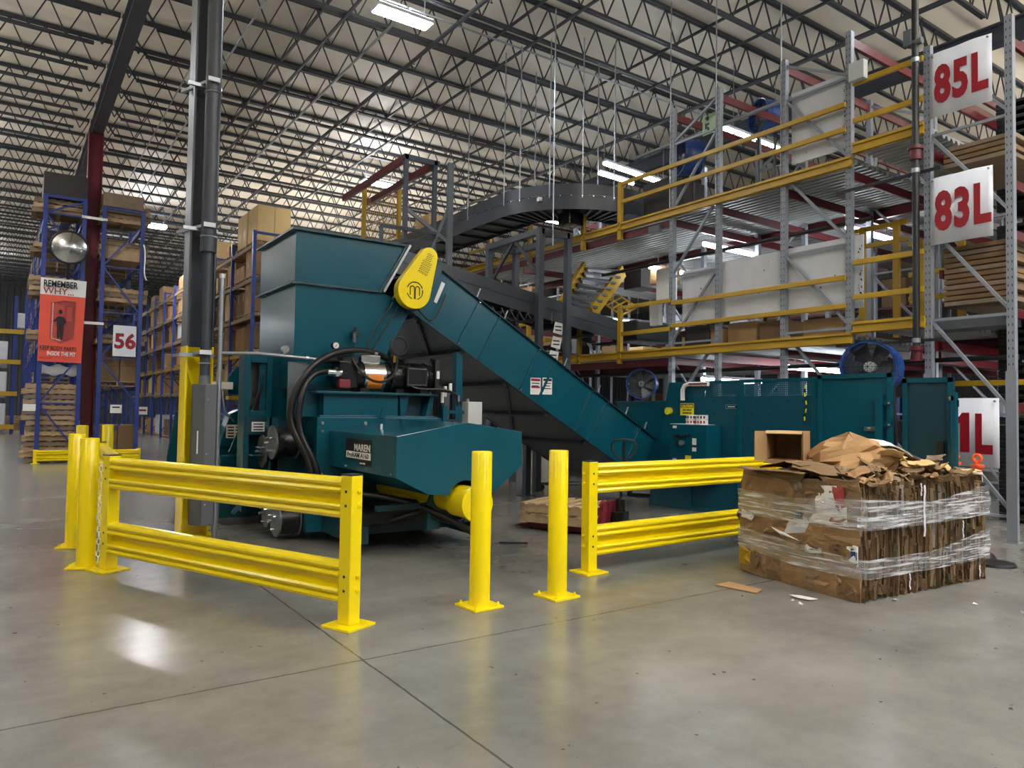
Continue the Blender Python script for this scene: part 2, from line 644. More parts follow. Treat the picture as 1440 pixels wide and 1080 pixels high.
# ------------------------------------------------------------------ lamps
def led_lamp(x, y, z, label, along='x', ln=1.15, wd=.36, ms='lamp', up='up_fill'):
    t = thing('led_high_bay', label, 'ceiling lamp', (x, y, z), 'led high bay lamps')
    a, c = (ln / 2, wd / 2) if along == 'x' else (wd / 2, ln / 2)
    MB().box(x - a, x + a, y - c, y + c, z, z + .07).build('housing', 'white', t, bevel=.01)
    MB().box(x - a + .02, x + a - .02, y - c + .02, y + c - .02, z - .012, z - .002).build('diffuser', ms, t)
    if up:  # upward glow added to brighten the roof
        MB().box(x - a + .02, x + a - .02, y - c + .02, y + c - .02, z + .072, z + .08).build('added_uplight', up, t)
    b = MB()
    for s in (-.8, .8):
        px, py = (x + a * s, y) if along == 'x' else (x, y + c * s)
        b.bar((px, py, z + .07), (px, py, JZ0 - .05), .012, .012, (1, 0, 0))
    b.build('hanger_wire', 'galv', t)
    return t


led_lamp(5.96, 12.42, 9.0, 'large bright rectangular roof lamp at the top of the picture')
led_lamp(9.9, 22.2, 9.0, 'bright roof lamp glaring behind the yellow mesh cage', wd=.5, ms='lamp_far')
led_lamp(4.73, 33.4, 9.0, 'bright roof lamp glaring beside the blue rack of stacked pallets', wd=.6, ms='lamp_far')
led_lamp(-1.2, 52, 9.0, 'distant roof lamp near the dark end wall')
led_lamp(9.9, 41, 9.0, 'distant roof lamp hidden among the joists over the far cartons')
for x, y in ((4.4, .6), (-3.5, 16), (-3.8, 27), (12.2, 2.0), (3.5, -8), (-4, -4), (11, -7), (4.7, 46), (0, -3), (7.5, -3), (5, -5), (9, -1), (14, -4)):  # unseen lamps added, those behind the viewer for front fill
    led_lamp(x, y, 9.0, 'unseen roof lamp added out of the frame as fill')
for y in (18, 28, 38, 48):  # unseen lamps added to brighten the floor at the left
    led_lamp(-2.2, y, 9.0, 'fill lamp added over the unseen left aisle', wd=.5)
for y in (2, 12, 22, 32, 42, 52):  # added fill, lights the roof from outside the view
    led_lamp(-7, y, 6.2, 'large fill lamp added on the unseen left side', ln=2.4, wd=.8, ms='fill_dim', up='up_fill_big')
for x, y in ((12.5, 27), (14, 35), (15, 43), (10, 30)):  # added fill for the middle of the roof, kept out of sight
    led_lamp(x, y, 5.2, 'large fill lamp added out of sight behind the tall hopper', ln=2.4, wd=.8, ms='fill_dim', up='up_fill_mid')
for x, y in ((6, -9), (16, -8), (13, -1.5), (22, 3), (30, 6), (4, -3)):  # added fill for the near and right-hand roof
    led_lamp(x, y, 6.5, 'large fill lamp added out of view', ln=2.4, wd=.8, ms='fill_dim', up='up_fill_big')


def strip_lamp(p, q, label, r=.035, group='strip lamps in the racks'):
    p, q = V(p), V(q)
    t = thing('strip_lamp', label, 'strip lamp', p, group)
    MB().bar(p + V((0, 0, .06)), q + V((0, 0, .06)), .11, .06).build('housing', 'white', t)
    MB().cyl(p, q, r, 10).build('tube', 'tube', t, smooth=True)
    top = 2.68 if p.z < 2.6 else 5.36 if p.z < 5.2 and p.x < 18 and p.y < 17 else JZ0 - .04
    for k in (.15, .85):
        h_ = p.lerp(q, k)
        MB().cyl((h_.x, h_.y, h_.z + .09), (h_.x, h_.y, top), .008, 6).build('hanger_wire', 'galv', t)
    return t


strip_lamp(at(850, 229, Y=13.8), at(946, 262, Y=13.8), 'long strip lamp above the curve of the dark conveyor', .06)
strip_lamp(at(842, 243, Y=15.4), at(890, 258, Y=15.4), 'short strip lamp just behind the end of the curved conveyor', .05)
strip_lamp(at(1018, 180, Y=10.4), at(1102, 212, Y=10.4), 'strip lamp high in the racks beside the hanging number 5 sign', .05)
strip_lamp((11.2, 5.3, 8.3), (12.4, 5.3, 8.3), 'strip lamp peeping past the tall grey upright by the white panels', .04)
strip_lamp((11.6, 9.9, 5.02), (13.2, 9.9, 5.02), 'strip lamp under the upper mezzanine deck behind the tallest white panels', .05)
strip_lamp((12.6, 7.4, 5.02), (14.2, 7.4, 5.02), 'strip lamp under the upper mezzanine deck above the white panels', .05)
strip_lamp((12.4, 12.2, 5.0), (14.2, 12.2, 5.0), 'strip lamp beside the grey stair', .05)
strip_lamp((13.2, 16.0, 4.3), (16.2, 16.0, 4.3), 'strip lamp far back in line with the dark sloping conveyor', .05)
strip_lamp((11.4, 7.9, 2.42), (13.6, 7.9, 2.42), 'strip lamp under the lower deck above the perforated green sheet', .05)
strip_lamp((13.6, 4.6, 2.42), (15.4, 4.6, 2.42), 'strip lamp under the lower deck behind the slanting grey brace', .05)
strip_lamp((12.4, 10.6, 2.3), (14.4, 10.6, 2.3), 'strip lamp low behind the small blue fan', .05)
strip_lamp((13, 20, 8.2), (16, 20, 8.2), 'strip lamp over the far end of the mezzanine', .05)
# ------------------------------------------------------------------ bollards
def make_bollard(loc, label):
    t = thing('bollard', label, 'bollard', loc, 'yellow bollards', local=True)
    r = .082
    prof = [(r, .02), (r, 1.216), (r - .004, 1.222), (r - .012, 1.225), (0.001, 1.226)]
    n = 28
    pts = [(a * cos(2 * pi * k / n), a * sin(2 * pi * k / n), z) for a, z in prof for k in range(n)]
    fs = [(i * n + k, i * n + (k + 1) % n, (i + 1) * n + (k + 1) % n, (i + 1) * n + k) for i in range(len(prof) - 1) for k in range(n)]
    MB().poly(pts, fs).build('post', 'yellow', t, smooth=True)
    MB().box(-.14, .14, -.14, .14, 0, .02).build('base_plate', 'yellow', t, bevel=.004)
    for sx in (-1, 1):
        for sy in (-1, 1):
            x, y = sx * .105, sy * .105
            MB().cyl((x, y, .02), (x, y, .03), .016, 6).cyl((x, y, .03), (x, y, .045), .008, 8).build('anchor_bolt', 'yellow', t)
    return t


bol = make_bollard((3.124, 4.9, 0), 'yellow bollard in front of the green hexagonal housing, left of the walk-through gap')
bol.rotation_euler.z = R(4)
for (x, y), rz, lb in (((3.843, 4.824), 4, 'yellow bollard right of the walk-through gap, before the pallet jack'),
                       ((.674, 8.04), -20, 'yellow bollard beside the left end of the long guard rail'),
                       ((.651, 9.22), -20, 'yellow bollard standing directly behind the front left bollard'),
                       ((.962, 12.75), -20, 'far yellow bollard on the left in front of the stacked pallets'),
                       ((1.35, 13.22), -20, 'far yellow bollard behind the guard rail end, right of its twin')):
    dup(bol, (x, y, 0), R(rz), lb)

# ------------------------------------------------------------------ guard rails
RAIL = [(.004, .295), (-.03, .292), (-.05, .28), (-.056, .262), (-.05, .244), (-.036, .237), (-.036, .231), (-.052, .224), (-.058, .206), (-.05, .19),
        (-.02, .178), (-.004, .166), (-.004, .13), (-.02, .118), (-.05, .106), (-.058, .09), (-.052, .072), (-.036, .065), (-.036, .059),
        (-.05, .052), (-.056, .034), (-.05, .016), (-.03, .004), (.004, .0)]


RAIL = [((y * 1.3 if y < 0 else y) + .02, z) for y, z in RAIL]


def make_rail(p0, p1, label, posts=(0, 1), cat='guard rail', zs=(.155, .755), ph=1.07):
    """double corrugated rail; local +x runs from p0 to p1, its ribs bulge to local -y"""
    p0, p1 = V(p0), V(p1)
    L = (p1 - p0).length
    t = thing('guard_rail', label, cat, (p0.x, p0.y, 0), 'yellow guard rails', math.atan2(p1.y - p0.y, p1.x - p0.x), local=True)
    for k in posts:
        x = k * L
        h = .056
        b = MB().box(x - h, x + h, -h, h, .018, ph)
        po = b.build('post', 'yellow', t, bevel=.008)
        MB().box(x - h - .002, x + h + .002, -h - .002, h + .002, ph, ph + .008).build('post_cap', 'black', po)
        MB().box(x - .135, x + .135, -.135, .135, 0, .018).build('base_plate', 'yellow', t, bevel=.003)
        s = 1 if k else -1
        for z in [q + dz for q in zs for dz in (.1, .2)]:
            MB().cyl((x + s * h, .02, z), (x + s * (h + .012), .02, z), .021, 6).cyl((x + s * (h + .012), .02, z), (x + s * (h + .022), .02, z), .009, 8).build('bolt', 'yellow', po)
            MB().cyl((x, -h - .001, z), (x, -h + .001, z), .011, 10).build('bolt_hole', 'black', po)
    for z in zs:
        front = [(.056, y - .005, q + z) for y, q in RAIL]
        back = [(.056, y + .008, q + z) for y, q in RAIL[::-1]]
        MB().prism(front + back, (L - .112, 0, 0)).build('rail', 'yellow', t, smooth=True)
    return t


make_rail((.836, 7.763), (2.057, 4.955), 'long yellow double guard rail standing left in front of the green baler')
make_rail((4.68, 5.385), (7.75, 5.48), 'yellow double guard rail running from beside the bollard to behind the cardboard bale')
make_rail((1.0, 10.44), (.92, 8.2), 'yellow guard rail seen end-on behind the left post of the long rail', posts=(0,))
# chain between rail and bollard
b = MB()
for i in range(16):
    a = .06 + i * .058
    c = V((.775, 8.02, a))
    ax = V((1, 0, 0)) if i % 2 else V((0, 1, 0))
    b.tube(arc(c, .03, 0, 2 * pi, 10, ax * .55, V((0, 0, 1))), .006, 5)
tag(b.build('safety_chain', 'paper', None), 'pale chain hanging between the left bollard and the rail post', 'chain')

# low rack-end guard in front of the pallet rack
t = thing('rack_end_guard', 'low yellow guard rail at the foot of the blue pallet rack', 'guard rail', (.68, 22.2, 0))
for x in (.66, 1.72, 2.02, 3.02):
    MB().box(x - .05, x + .05, 22.18, 22.28, 0, .36).build('post', 'yellow', t, bevel=.006)
    MB().box(x - .1, x + .1, 22.12, 22.34, 0, .015).build('base_plate', 'yellow', t)
MB().prism([(.68, 22.15 + y, .06 + q * .95) for y, q in RAIL] + [(.68, 22.165 + y, .06 + q * .95) for y, q in RAIL[::-1]], (2.34, 0, 0)).build('rail', 'yellow', t, smooth=True)

# ------------------------------------------------------------------ building columns
t = thing('steel_column', 'tall dark grey steel column with yellow lower section beside the baler', 'column', (1.95, 9.28, 0))


def hsec(x0, x1, y0, y1, z0, z1, tk=.02):
    xm, ym = (x0 + x1) / 2, (y0 + y1) / 2
    return MB().box(x0, x0 + tk, y0, y1, z0, z1).box(x1 - tk, x1, y0, y1, z0, z1).box(x0 + tk, x1 - tk, ym - .01, ym + .01, z0, z1)


hsec(1.70, 2.0, 9.1, 9.42, 2.245, 9.12).build('shaft', 'steel_grey', t)
hsec(1.696, 2.004, 9.096, 9.424, .025, 2.245).build('painted_lower_section', 'yellow', t, label='safety yellow paint up to above head height')
MB().box(1.62, 2.08, 9.02, 9.5, 0, .025).build('base_plate', 'yellow', t)
MB().prism([(1.72, 9.2, 2.08), (1.72, 9.2, 1.98), (1.98, 9.2, 1.3), (1.98, 9.2, 1.4)], (0, .02, 0)).build('stiffener', 'yellow', t)

t = thing('downspout', 'fat grey drainpipe clamped to the front of the dark steel column', 'drainpipe', (1.885, 8.98, 1.8))
MB().cyl((1.88, 8.98, 3.42), (1.88, 8.98, 10.2), .085, 24).build('upper_pipe', 'steel_grey', t, smooth=True)
MB().cyl((1.885, 8.98, 1.8), (1.88, 8.98, 3.6), .056, 24).build('lower_pipe', 'steel_grey', t, smooth=True)
MB().cyl((1.882, 8.98, 3.34), (1.882, 8.98, 3.52), .092, 24).build('pipe_socket', 'steel_grey', t, smooth=True)
MB().cyl((1.885, 8.98, 1.79), (1.885, 8.98, 1.9), .064, 24).build('pipe_socket', 'guard_plate', t, smooth=True)
for z, r in ((5.33, .09), (3.62, .09), (2.14, .06)):
    u = MB().box(1.62, 2.0, 9.055, 9.095, z - .02, z + .02).build('strut_channel', 'galv', t)
    MB().box(1.8, 1.93, 8.86, 8.875, z - .0, z + .05).build('channel_cap', 'white', u)
    MB().tube(arc((1.882, 8.98, z - .1), r, 0, 2 * pi, 20, V((1, 0, 0)), V((0, 1, 0))), .01, 6).build('pipe_clamp', 'galv', t, smooth=True)
    MB().bar((1.62, 9.4, z), (1.87, 8.87, z + .03), .04, .035).build('strut_channel', 'galv', t)

t = thing('pipe_guard_box', 'tall grey steel box guarding the foot of the drainpipe', 'guard box', (1.885, 8.97, .17))
b = MB()
b.prism([(1.77, 9.08, .18), (1.77, 8.98, .18), (1.87, 8.85, .18), (2.0, 8.85, .18), (2.0, 9.08, .18)], (0, 0, 1.62))
b.build('cover', 'guard_plate', t, bevel=.006)
for z in (.42, 1.0, 1.62):
    MB().cyl((1.9, 8.85, z), (1.9, 8.838, z), .013, 10).build('screw', 'chrome', t)
MB().bar(V((1.815, 8.915, 1.0)), V((1.815, 8.915, 1.26)), .03, .01, (1, 0, 0)).build('slot_label', 'paper', t)
MB().bar(V((1.8, 8.936, .62)), V((1.8, 8.936, .78)), .02, .01, (1, 0, 0)).build('slot', 'ink', t)
t = thing('galvanised_post', 'thin galvanised pole standing right of the grey guard box', 'pole', (2.035, 8.93, 0))
MB().cyl((2.035, 8.93, 0), (2.035, 8.93, 3.05), .028, 14).build('pole', 'galv', t, smooth=True)
MB().cyl((2.035, 8.93, 3.05), (2.035, 8.93, 3.1), .034, 14).build('cap', 'white', t, smooth=True)

t = thing('steel_column', 'dark red steel column between the two blue pallet racks', 'column', (1.82, 23.3, 0))
hsec(1.64, 2.0, 23.1, 23.45, .03, 9.12).build('shaft', 'dark_red', t)
MB().box(1.55, 2.09, 23.0, 23.55, 0, .03).build('base_plate', 'dark_red', t)
t = thing('steel_column', 'grey roof column far down the aisle', 'column', (1.85, 37.4, 0))
hsec(1.68, 2.02, 37.2, 37.6, .03, 9.12).build('shaft', 'dark_red', t)
MB().box(1.6, 2.1, 37.1, 37.7, 0, .03).build('base_plate', 'dark_red', t)
# ------------------------------------------------------------------ horizontal baler
BL = thing('horizontal_baler', 'large teal green cardboard baler with tall hopper and hexagonal ram housing', 'baler', (3.7, 9.5, 0))
HY = 8.8           # near face of the hopper
HB = 10.28         # far face


def polyplate(pts, y0, y1):
    return MB().prism([(x, y0, z) for x, z in pts], (0, y1 - y0, 0))


# hopper: upper and lower section, each a shell of four sheets with lips
def shell(front, x_left, z0, z1, name):
    b = MB()
    b.prism([(x, HY, z) for x, z in front], (0, .012, 0))
    b.prism([(x, HB - .012, z) for x, z in front], (0, .012, 0))
    b.box(x_left, x_left + .012, HY + .012, HB - .012, z0, z1)
    r = sorted(front, key=lambda p: p[0])[-2:]
    return b.build(name, 'teal', BL)


shell([(2.852, 3.09), (3.99, 3.09), (4.36, 3.735), (2.852, 3.735)], 2.852, 3.09, 3.735, 'hopper_upper')
low = [(2.862, 1.78), (3.95, 1.78), (4.13, 2.35), (4.45, 2.92), (4.05, 3.06), (2.862, 3.06)]
shell(low, 2.862, 1.78, 3.06, 'hopper_lower')
b = MB()
for z, o in ((3.735, .055), (3.075, .05)):
    xr = 4.36 if z > 3.5 else 3.985
    b.box(2.852 - o, xr, HY - o, HY + .002, z - .012, z + .012)
    b.box(2.852 - o, xr, HB - .002, HB + o, z - .012, z + .012)
    b.box(2.852 - o, 2.854, HY + .002, HB - .002, z - .012, z + .012)
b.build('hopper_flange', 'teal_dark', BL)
for i in range(12):
    x = 2.9 + i * .09
    MB().cyl((x, HY - .03, 3.05), (x, HY - .03, 3.1), .009, 6).build('flange_bolt', 'teal_dark', BL)
for i in range(14):
    y = HY + .04 + i * .1
    MB().cyl((2.825, y, 3.05), (2.825, y, 3.1), .009, 6).build('flange_bolt', 'teal_dark', BL)
# reinforcing collar where the conveyor head meets the hopper
MB().bar((4.39, HY - .02, 3.75), (4.02, HY - .02, 3.08), .03, .05, (0, 1, 0)).build('hopper_edge_channel', 'galv', BL)
MB().bar((4.33, HY - .025, 3.72), (3.96, HY - .025, 3.07), .02, .03, (0, 1, 0)).build('hopper_edge_trim', 'teal_dark', BL)

# charge box under the hopper and ram body
b = MB()
b.box(3.05, 4.62, 8.42, 12.3, .3, 1.44)
b.build('ram_body', 'teal', BL, bevel=.01)
MB().box(3.0, 4.7, 8.30, 8.36, .62, 1.44).build('body_flange', 'teal', BL, bevel=.006)
MB().box(3.05, 4.62, 8.36, 8.42, 1.36, 1.46).build('flange_shelf', 'teal', BL, bevel=.005)
for x in (3.06, 3.6, 4.12, 4.6):
    for z in ((1.40,) if 3.1 < x < 4.5 else (1.40, 1.3, .8)):
        MB().cyl((x, 8.3, z - .03), (x, 8.285, z - .03), .02, 10).build('body_bolt', 'chrome', BL)
MB().prism([(3.78, 8.27, 1.44), (3.86, 8.27, 1.44), (3.83, 8.27, 1.56), (3.81, 8.27, 1.56)], (0, .02, 0)).build('lifting_eye', 'teal', BL)
# power shelf that carries the pump
b = MB()
b.box(3.12, 4.1, 8.44, 8.6, 1.44, 1.74)
b.box(4.1, 4.62, 8.62, 8.7, 1.44, 1.74)
b.box(3.0, 4.64, 8.36, 9.2, 1.72, 1.75)
b.build('power_shelf', 'teal', BL, bevel=.006)
MB().prism([(4.12, 8.44, 1.72), (4.14, 8.44, 1.46), (4.2, 8.44, 1.46), (4.26, 8.44, 1.72)], (0, .16, 0)).build('shelf_gusset', 'teal', BL)
MB().prism([(4.56, 8.44, 1.72), (4.5, 8.44, 1.46), (4.56, 8.44, 1.46), (4.62, 8.44, 1.72)], (0, .16, 0)).build('shelf_gusset', 'teal', BL)
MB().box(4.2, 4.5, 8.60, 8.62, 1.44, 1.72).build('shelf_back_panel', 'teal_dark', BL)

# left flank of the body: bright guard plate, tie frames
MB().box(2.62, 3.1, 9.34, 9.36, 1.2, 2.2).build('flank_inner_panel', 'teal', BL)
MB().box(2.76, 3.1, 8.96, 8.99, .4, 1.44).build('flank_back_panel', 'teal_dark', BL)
MB().box(2.84, 3.13, 8.62, 8.64, 1.44, 1.74).build('shelf_side_panel', 'teal', BL)
MB().box(2.78, 3.02, 8.74, 8.76, 1.42, 2.1).build('flank_plate', 'guard_plate', BL, label='bare grey steel cover plate')
b = MB()
b.box(2.62, 3.06, 8.98, 9.04, 1.3, 1.42).box(2.62, 3.06, 8.98, 9.04, 1.05, 1.12)
for x in (2.66, 2.86, 3.0):
    b.box(x - .015, x + .015, 8.98, 9.06, .5, 1.42)
b.build('flank_frame', 'teal', BL)
# tie guide tower
TX0, TX1, TY = 2.42, 2.76, 9.28
b = MB()
b.box(TX0, TX0 + .07, TY, TY + .3, .25, 2.2).box(TX1 - .07, TX1, TY, TY + .3, .25, 2.2)
b.box(TX0 + .07, TX1 - .07, TY, TY + .3, 2.1, 2.2).box(TX0 + .07, TX1 - .07, TY, TY + .3, 1.42, 1.5)
b.box(TX0 + .07, TX1 - .07, TY + .22, TY + .3, .3, 1.42)
b.build('tie_guide_tower', 'teal', BL, bevel=.006)
MB().box(TX0 + .1, TX1 - .1, TY + .24, TY + .26, 1.5, 2.1).build('slot_back', 'guard_plate', BL)
MB().cyl((TX1 - .12, TY + .1, 1.52), (TX1 - .12, TY + .1, 1.72), .025, 12).build('red_valve_handle', 'sign_red', BL, label='red valve handle')
b = MB()
b.tube(bez((TX0 + .1, TY + .1, 1.5), (TX0 + .12, TY + .05, 1.65), (TX0 + .2, TY + .05, 1.55), (TX0 + .2, TY + .1, 2.05)), .012, 8)
b.tube(bez((TX0 + .14, TY + .08, 1.5), (TX0 + .2, TY, 1.7), (TX0 + .25, TY, 1.8), (TX0 + .25, TY + .1, 2.05)), .01, 8)
b.build('tie_hose', 'hose', BL, smooth=True)
MB().box(TX0 + .02, TX1 - .02, TY - .02, TY, 1.2, 1.42).build('sticker_plate', 'teal_dark', BL)
st = MB().box(TX0 + .09, TX1 - .09, TY - .024, TY - .02, 1.24, 1.36).build('warning_sticker', 'paper', BL, label='white warning sticker')
for k in range(3):
    MB().box(TX0 + .11, TX1 - .11, TY - .026, TY - .024, 1.255 + k * .035, 1.27 + k * .035).build('print_line', 'ink', st)
# discharge end, behind the grey column
b = MB()
b.prism([(2.08, 12.0, .25), (2.02, 12.0, .75), (2.12, 12.0, 1.45), (2.4, 12.0, 1.5), (2.5, 12.0, .25)], (0, .05, 0))
b.build('discharge_side_guard', 'teal', BL)
b = MB()
b.prism([(2.22, 10.3, .3), (2.22, 10.3, 1.0), (2.62, 10.3, 1.0), (2.62, 10.3, .3)], (0, .6, 0))
b.prism([(2.35, 10.25, 1.0), (2.5, 10.25, 1.45), (2.62, 10.25, 1.5), (2.9, 10.25, 1.5), (2.9, 10.25, 1.0)], (0, .3, 0))
b.box(2.2, 2.9, 10.9, 12.2, .3, 1.35)
b.box(2.3, 2.9, 9.9, 10.3, .1, .9)
b.build('tier_cover', 'teal', BL, bevel=.008)
b = MB()
b.prism([(2.52, 10.5, 1.95), (2.62, 10.5, 2.1), (2.84, 10.5, 2.1), (2.95, 10.5, 1.95), (2.95, 10.5, 1.68), (2.52, 10.5, 1.72)], (0, .06, 0))
b.box(2.66, 2.82, 10.42, 10.5, 1.72, 1.86)
b.build('twister_guard', 'teal', BL)
MB().box(2.5, 2.96, 10.4, 10.56, 1.64, 1.69).build('twister_hood', 'yellow_rack', BL, label='yellow hood strip')
MB().box(2.3, 2.56, 10.42, 10.5, 1.78, 1.88).build('sensor_box', 'paper', BL, label='white sensor box')
b = MB()
b.tube(bez((2.42, 10.4, 1.78), (2.42, 10.3, 1.4), (2.5, 10.3, 1.35), (2.6, 10.35, 1.4)), .012, 8)
b.tube(bez((2.3, 10.3, 1.5), (2.4, 10.2, 1.4), (2.5, 10.2, 1.45), (2.56, 10.28, 1.3)), .009, 8)
b.build('sensor_cable', 'galv', BL, smooth=True)
st = MB().box(2.44, 2.66, 10.22, 10.225, 1.12, 1.3).build('danger_sticker', 'paper', BL, label='white danger sticker with red print')
for k in range(4):
    MB().box(2.46, 2.54, 10.217, 10.22, 1.135 + k * .04, 1.155 + k * .04).box(2.56, 2.64, 10.217, 10.22, 1.135 + k * .04, 1.155 + k * .04).build('print_line', 'sign_red' if k % 2 else 'ink', st)
MB().bar((2.42, 9.9, .95), (2.6, 9.9, 1.4), .04, .03, (0, 1, 0)).build('twister_link', 'teal', BL)
MB().bar((2.3, 9.2, .25), (2.62, 9.0, .75), .05, .03, (0, 1, 0)).build('reel_stand_brace', 'teal', BL)
for z in (.35, .55, .75, .95):
    MB().box(2.46, 2.62, 9.0, 9.25, z, z + .02).build('reel_shelf', 'teal', BL)


# wire reels, axis along X
def reel(x, y, z, r, ln):
    s = MB().cyl((x + .02, y, z), (x + ln, y, z), r * .9, 32).build('wire_reel', 'black_gloss', BL, smooth=True, label='reel of black baling wire')
    MB().cyl((x, y, z), (x + .02, y, z), r, 32).build('reel_disc', 'guard_plate', s, smooth=True)
    MB().cyl((x + ln, y, z), (x + ln + .015, y, z), r, 32).build('reel_disc', 'guard_plate', s, smooth=True)
    b = MB()
    for k in range(3):
        a = k * 2.09 + .5
        b.cyl((x - .05, y + .1 * cos(a), z + .1 * sin(a)), (x, y + .1 * cos(a), z + .1 * sin(a)), .014, 8)
    b.cyl((x - .08, y, z), (x, y, z), .02, 10)
    b.build('reel_stud', 'chrome', s)
    MB().box(x + ln + .015, x + ln + .14, y - .06, y + .06, z - .08, z + .06).build('reel_bracket', 'teal', s)


reel(2.6, 8.72, 1.13, .2, .27)
reel(2.6, 9.12, 1.0, .2, .2)
reel(2.6, 8.50, .24, .19, .24)
reel(2.6, 8.88, .28, .17, .16)

# ram housing: hexagonal cover with its front plate
PY = 6.5
hexa = [(3.152, .871), (3.152, 1.278), (3.937, 1.421), (4.658, 1.322), (4.666, .949), (4.30, .68)]
notch = [(3.95 + .2 * cos(a), .62 + .2 * sin(a)) for a in [R(15 + i * 15) for i in range(11)]]
hexa_full = hexa + notch + [(3.519, .691)]
MB().prism([(x, PY, z) for x, z in hexa_full], (0, .014, 0)).build('ram_housing_front', 'teal', BL, bevel=.004, label='hexagonal front plate')
b = MB()
ring = [(3.519, .691), (3.152, .871), (3.152, 1.278), (3.937, 1.421), (4.658, 1.322), (4.666, .949), (4.30, .68)]
inner = [(3.905 + (x - 3.905) * .985, 1.05 + (z - 1.05) * .97) for x, z in ring]
for i in range(len(ring) - 1):
    a, c, d, e = ring[i], ring[i + 1], inner[i + 1], inner[i]
    b.prism([(a[0], PY + .014, a[1]), (c[0], PY + .014, c[1]), (d[0], PY + .014, d[1]), (e[0], PY + .014, e[1])], (0, 8.3 - PY - .014, 0))
b.build('ram_housing_cover', 'teal', BL)
MB().cyl((3.4, 7.4, 1.32), (3.4, 7.4, 1.38), .014, 8).build('cover_stud', 'paper', BL)
b = MB()
for y in (6.6, 7.2, 7.8):
    b.cyl((3.15, y, .9), (3.14, y, .9), .012, 8)
b.build('cover_bolt', 'chrome', BL)

# name decal on the housing's left side
dx = 3.150
p0 = at(487, 616, X=dx)
p1 = at(522, 658, X=dx)
dc = MB().box(dx - .003, dx - .001, p1.y, p0.y, p1.z + .06, p0.z).box(dx - .003, dx - .001, p1.y, p1.y + (p0.y - p1.y) * .45, p1.z + .005, p1.z + .06).build('name_decal', 'ink', BL, label='black maker decal with white lettering')
wd = p0.y - p1.y
ht = p0.z - p1.z
ex, ey = V((0, -1, 0)), V((0, 0, 1))
lettering('MAREN', ht * .36, (dx - .004, p1.y + wd * .66, p0.z - ht * .43), ex, ey, 'maker_name', 'paper', dc, .001, .002, wd * .62 / (ht * .36 * 3.3))
MB().box(dx - .0045, dx - .003, p1.y + wd * .02, p1.y + wd * .97, p0.z - ht * .74, p0.z - ht * .48).build('name_band', 'paper', dc)
lettering('ProRAM A160', ht * .26, (dx - .006, p1.y + wd * .93, p0.z - ht * .70), ex, ey, 'model_name', 'ink', dc, .001, .001, wd * .88 / (ht * .26 * 6.2))
lettering('auto-tie baler', ht * .11, (dx - .004, p1.y + wd * .42, p0.z - ht * .92), ex, ey, 'decal_small_print', 'paper', dc, .001, 0, .85)

# ram cylinder under the housing
cy = MB()
cy.cyl((3.95, 6.62, .60), (3.95, 12.0, .60), .135, 32)
cy.build('ram_cylinder', 'yellow', BL, smooth=True, label='yellow hydraulic ram cylinder')
MB().cyl((3.95, 6.32, .60), (3.95, 6.66, .60), .165, 36).build('cylinder_head', 'yellow', BL, smooth=True, bevel=.006)
MB().cyl((3.95, 6.26, .60), (3.95, 6.32, .60), .185, 36).build('cylinder_end_cap', 'yellow', BL, smooth=True, bevel=.004)

# underframe
b = MB()
for x in (3.12, 4.52):
    b.box(x - .07, x + .07, 7.2, 12.2, .12, .3)
for y in (7.6, 8.9, 10.4, 11.9):
    b.box(3.05, 4.6, y - .06, y + .06, .16, .28)
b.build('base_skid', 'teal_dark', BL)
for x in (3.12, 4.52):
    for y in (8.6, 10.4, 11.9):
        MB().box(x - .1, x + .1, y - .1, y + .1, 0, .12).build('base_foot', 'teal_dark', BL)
MB().box(3.2, 4.45, 7.3, 8.6, .3, .42).build('belly_pan', 'black', BL)
MB().prism([(3.74, 6.94, .26), (3.9, 6.94, .26), (3.9, 6.94, .58), (3.84, 6.94, .7), (3.76, 6.94, .58)], (0, .04, 0)).build('cylinder_bracket', 'teal', BL)
MB().box(3.2, 4.5, 7.0, 7.08, .48, .54).build('cross_tube', 'teal_dark', BL)
MB().box(2.86, 3.06, 8.2, 8.28, .12, .6).build('side_bracket', 'teal', BL)
MB().box(4.3, 4.5, 7.1, 7.2, .28, .5).build('valve_block', 'teal_dark', BL)
for pts, r in ((bez((3.05, 8.2, .55), (3.3, 7.6, .62), (3.7, 6.9, .62), (4.15, 6.5, .2)), .035),
               (bez((2.95, 8.4, .5), (3.2, 7.8, .1), (3.5, 7.2, .3), (3.8, 7.0, .5)), .028),
               (bez((3.0, 8.3, .4), (3.3, 7.9, .32), (3.7, 7.7, .35), (4.4, 7.3, .4)), .022),
               (bez((3.0, 8.2, .6), (3.4, 7.7, .55), (3.8, 7.3, .55), (4.3, 7.15, .42)), .02),
               (bez((3.78, 7.0, .45), (3.8, 6.8, .3), (4.2, 6.8, .3), (4.4, 7.1, .45)), .016)):
    MB().tube(pts, r, 10).build('underside_hose', 'hose', BL, smooth=True)

# pump and motor on the power shelf
def px(a, c, y=8.3):
    return at(a, c, Y=y)


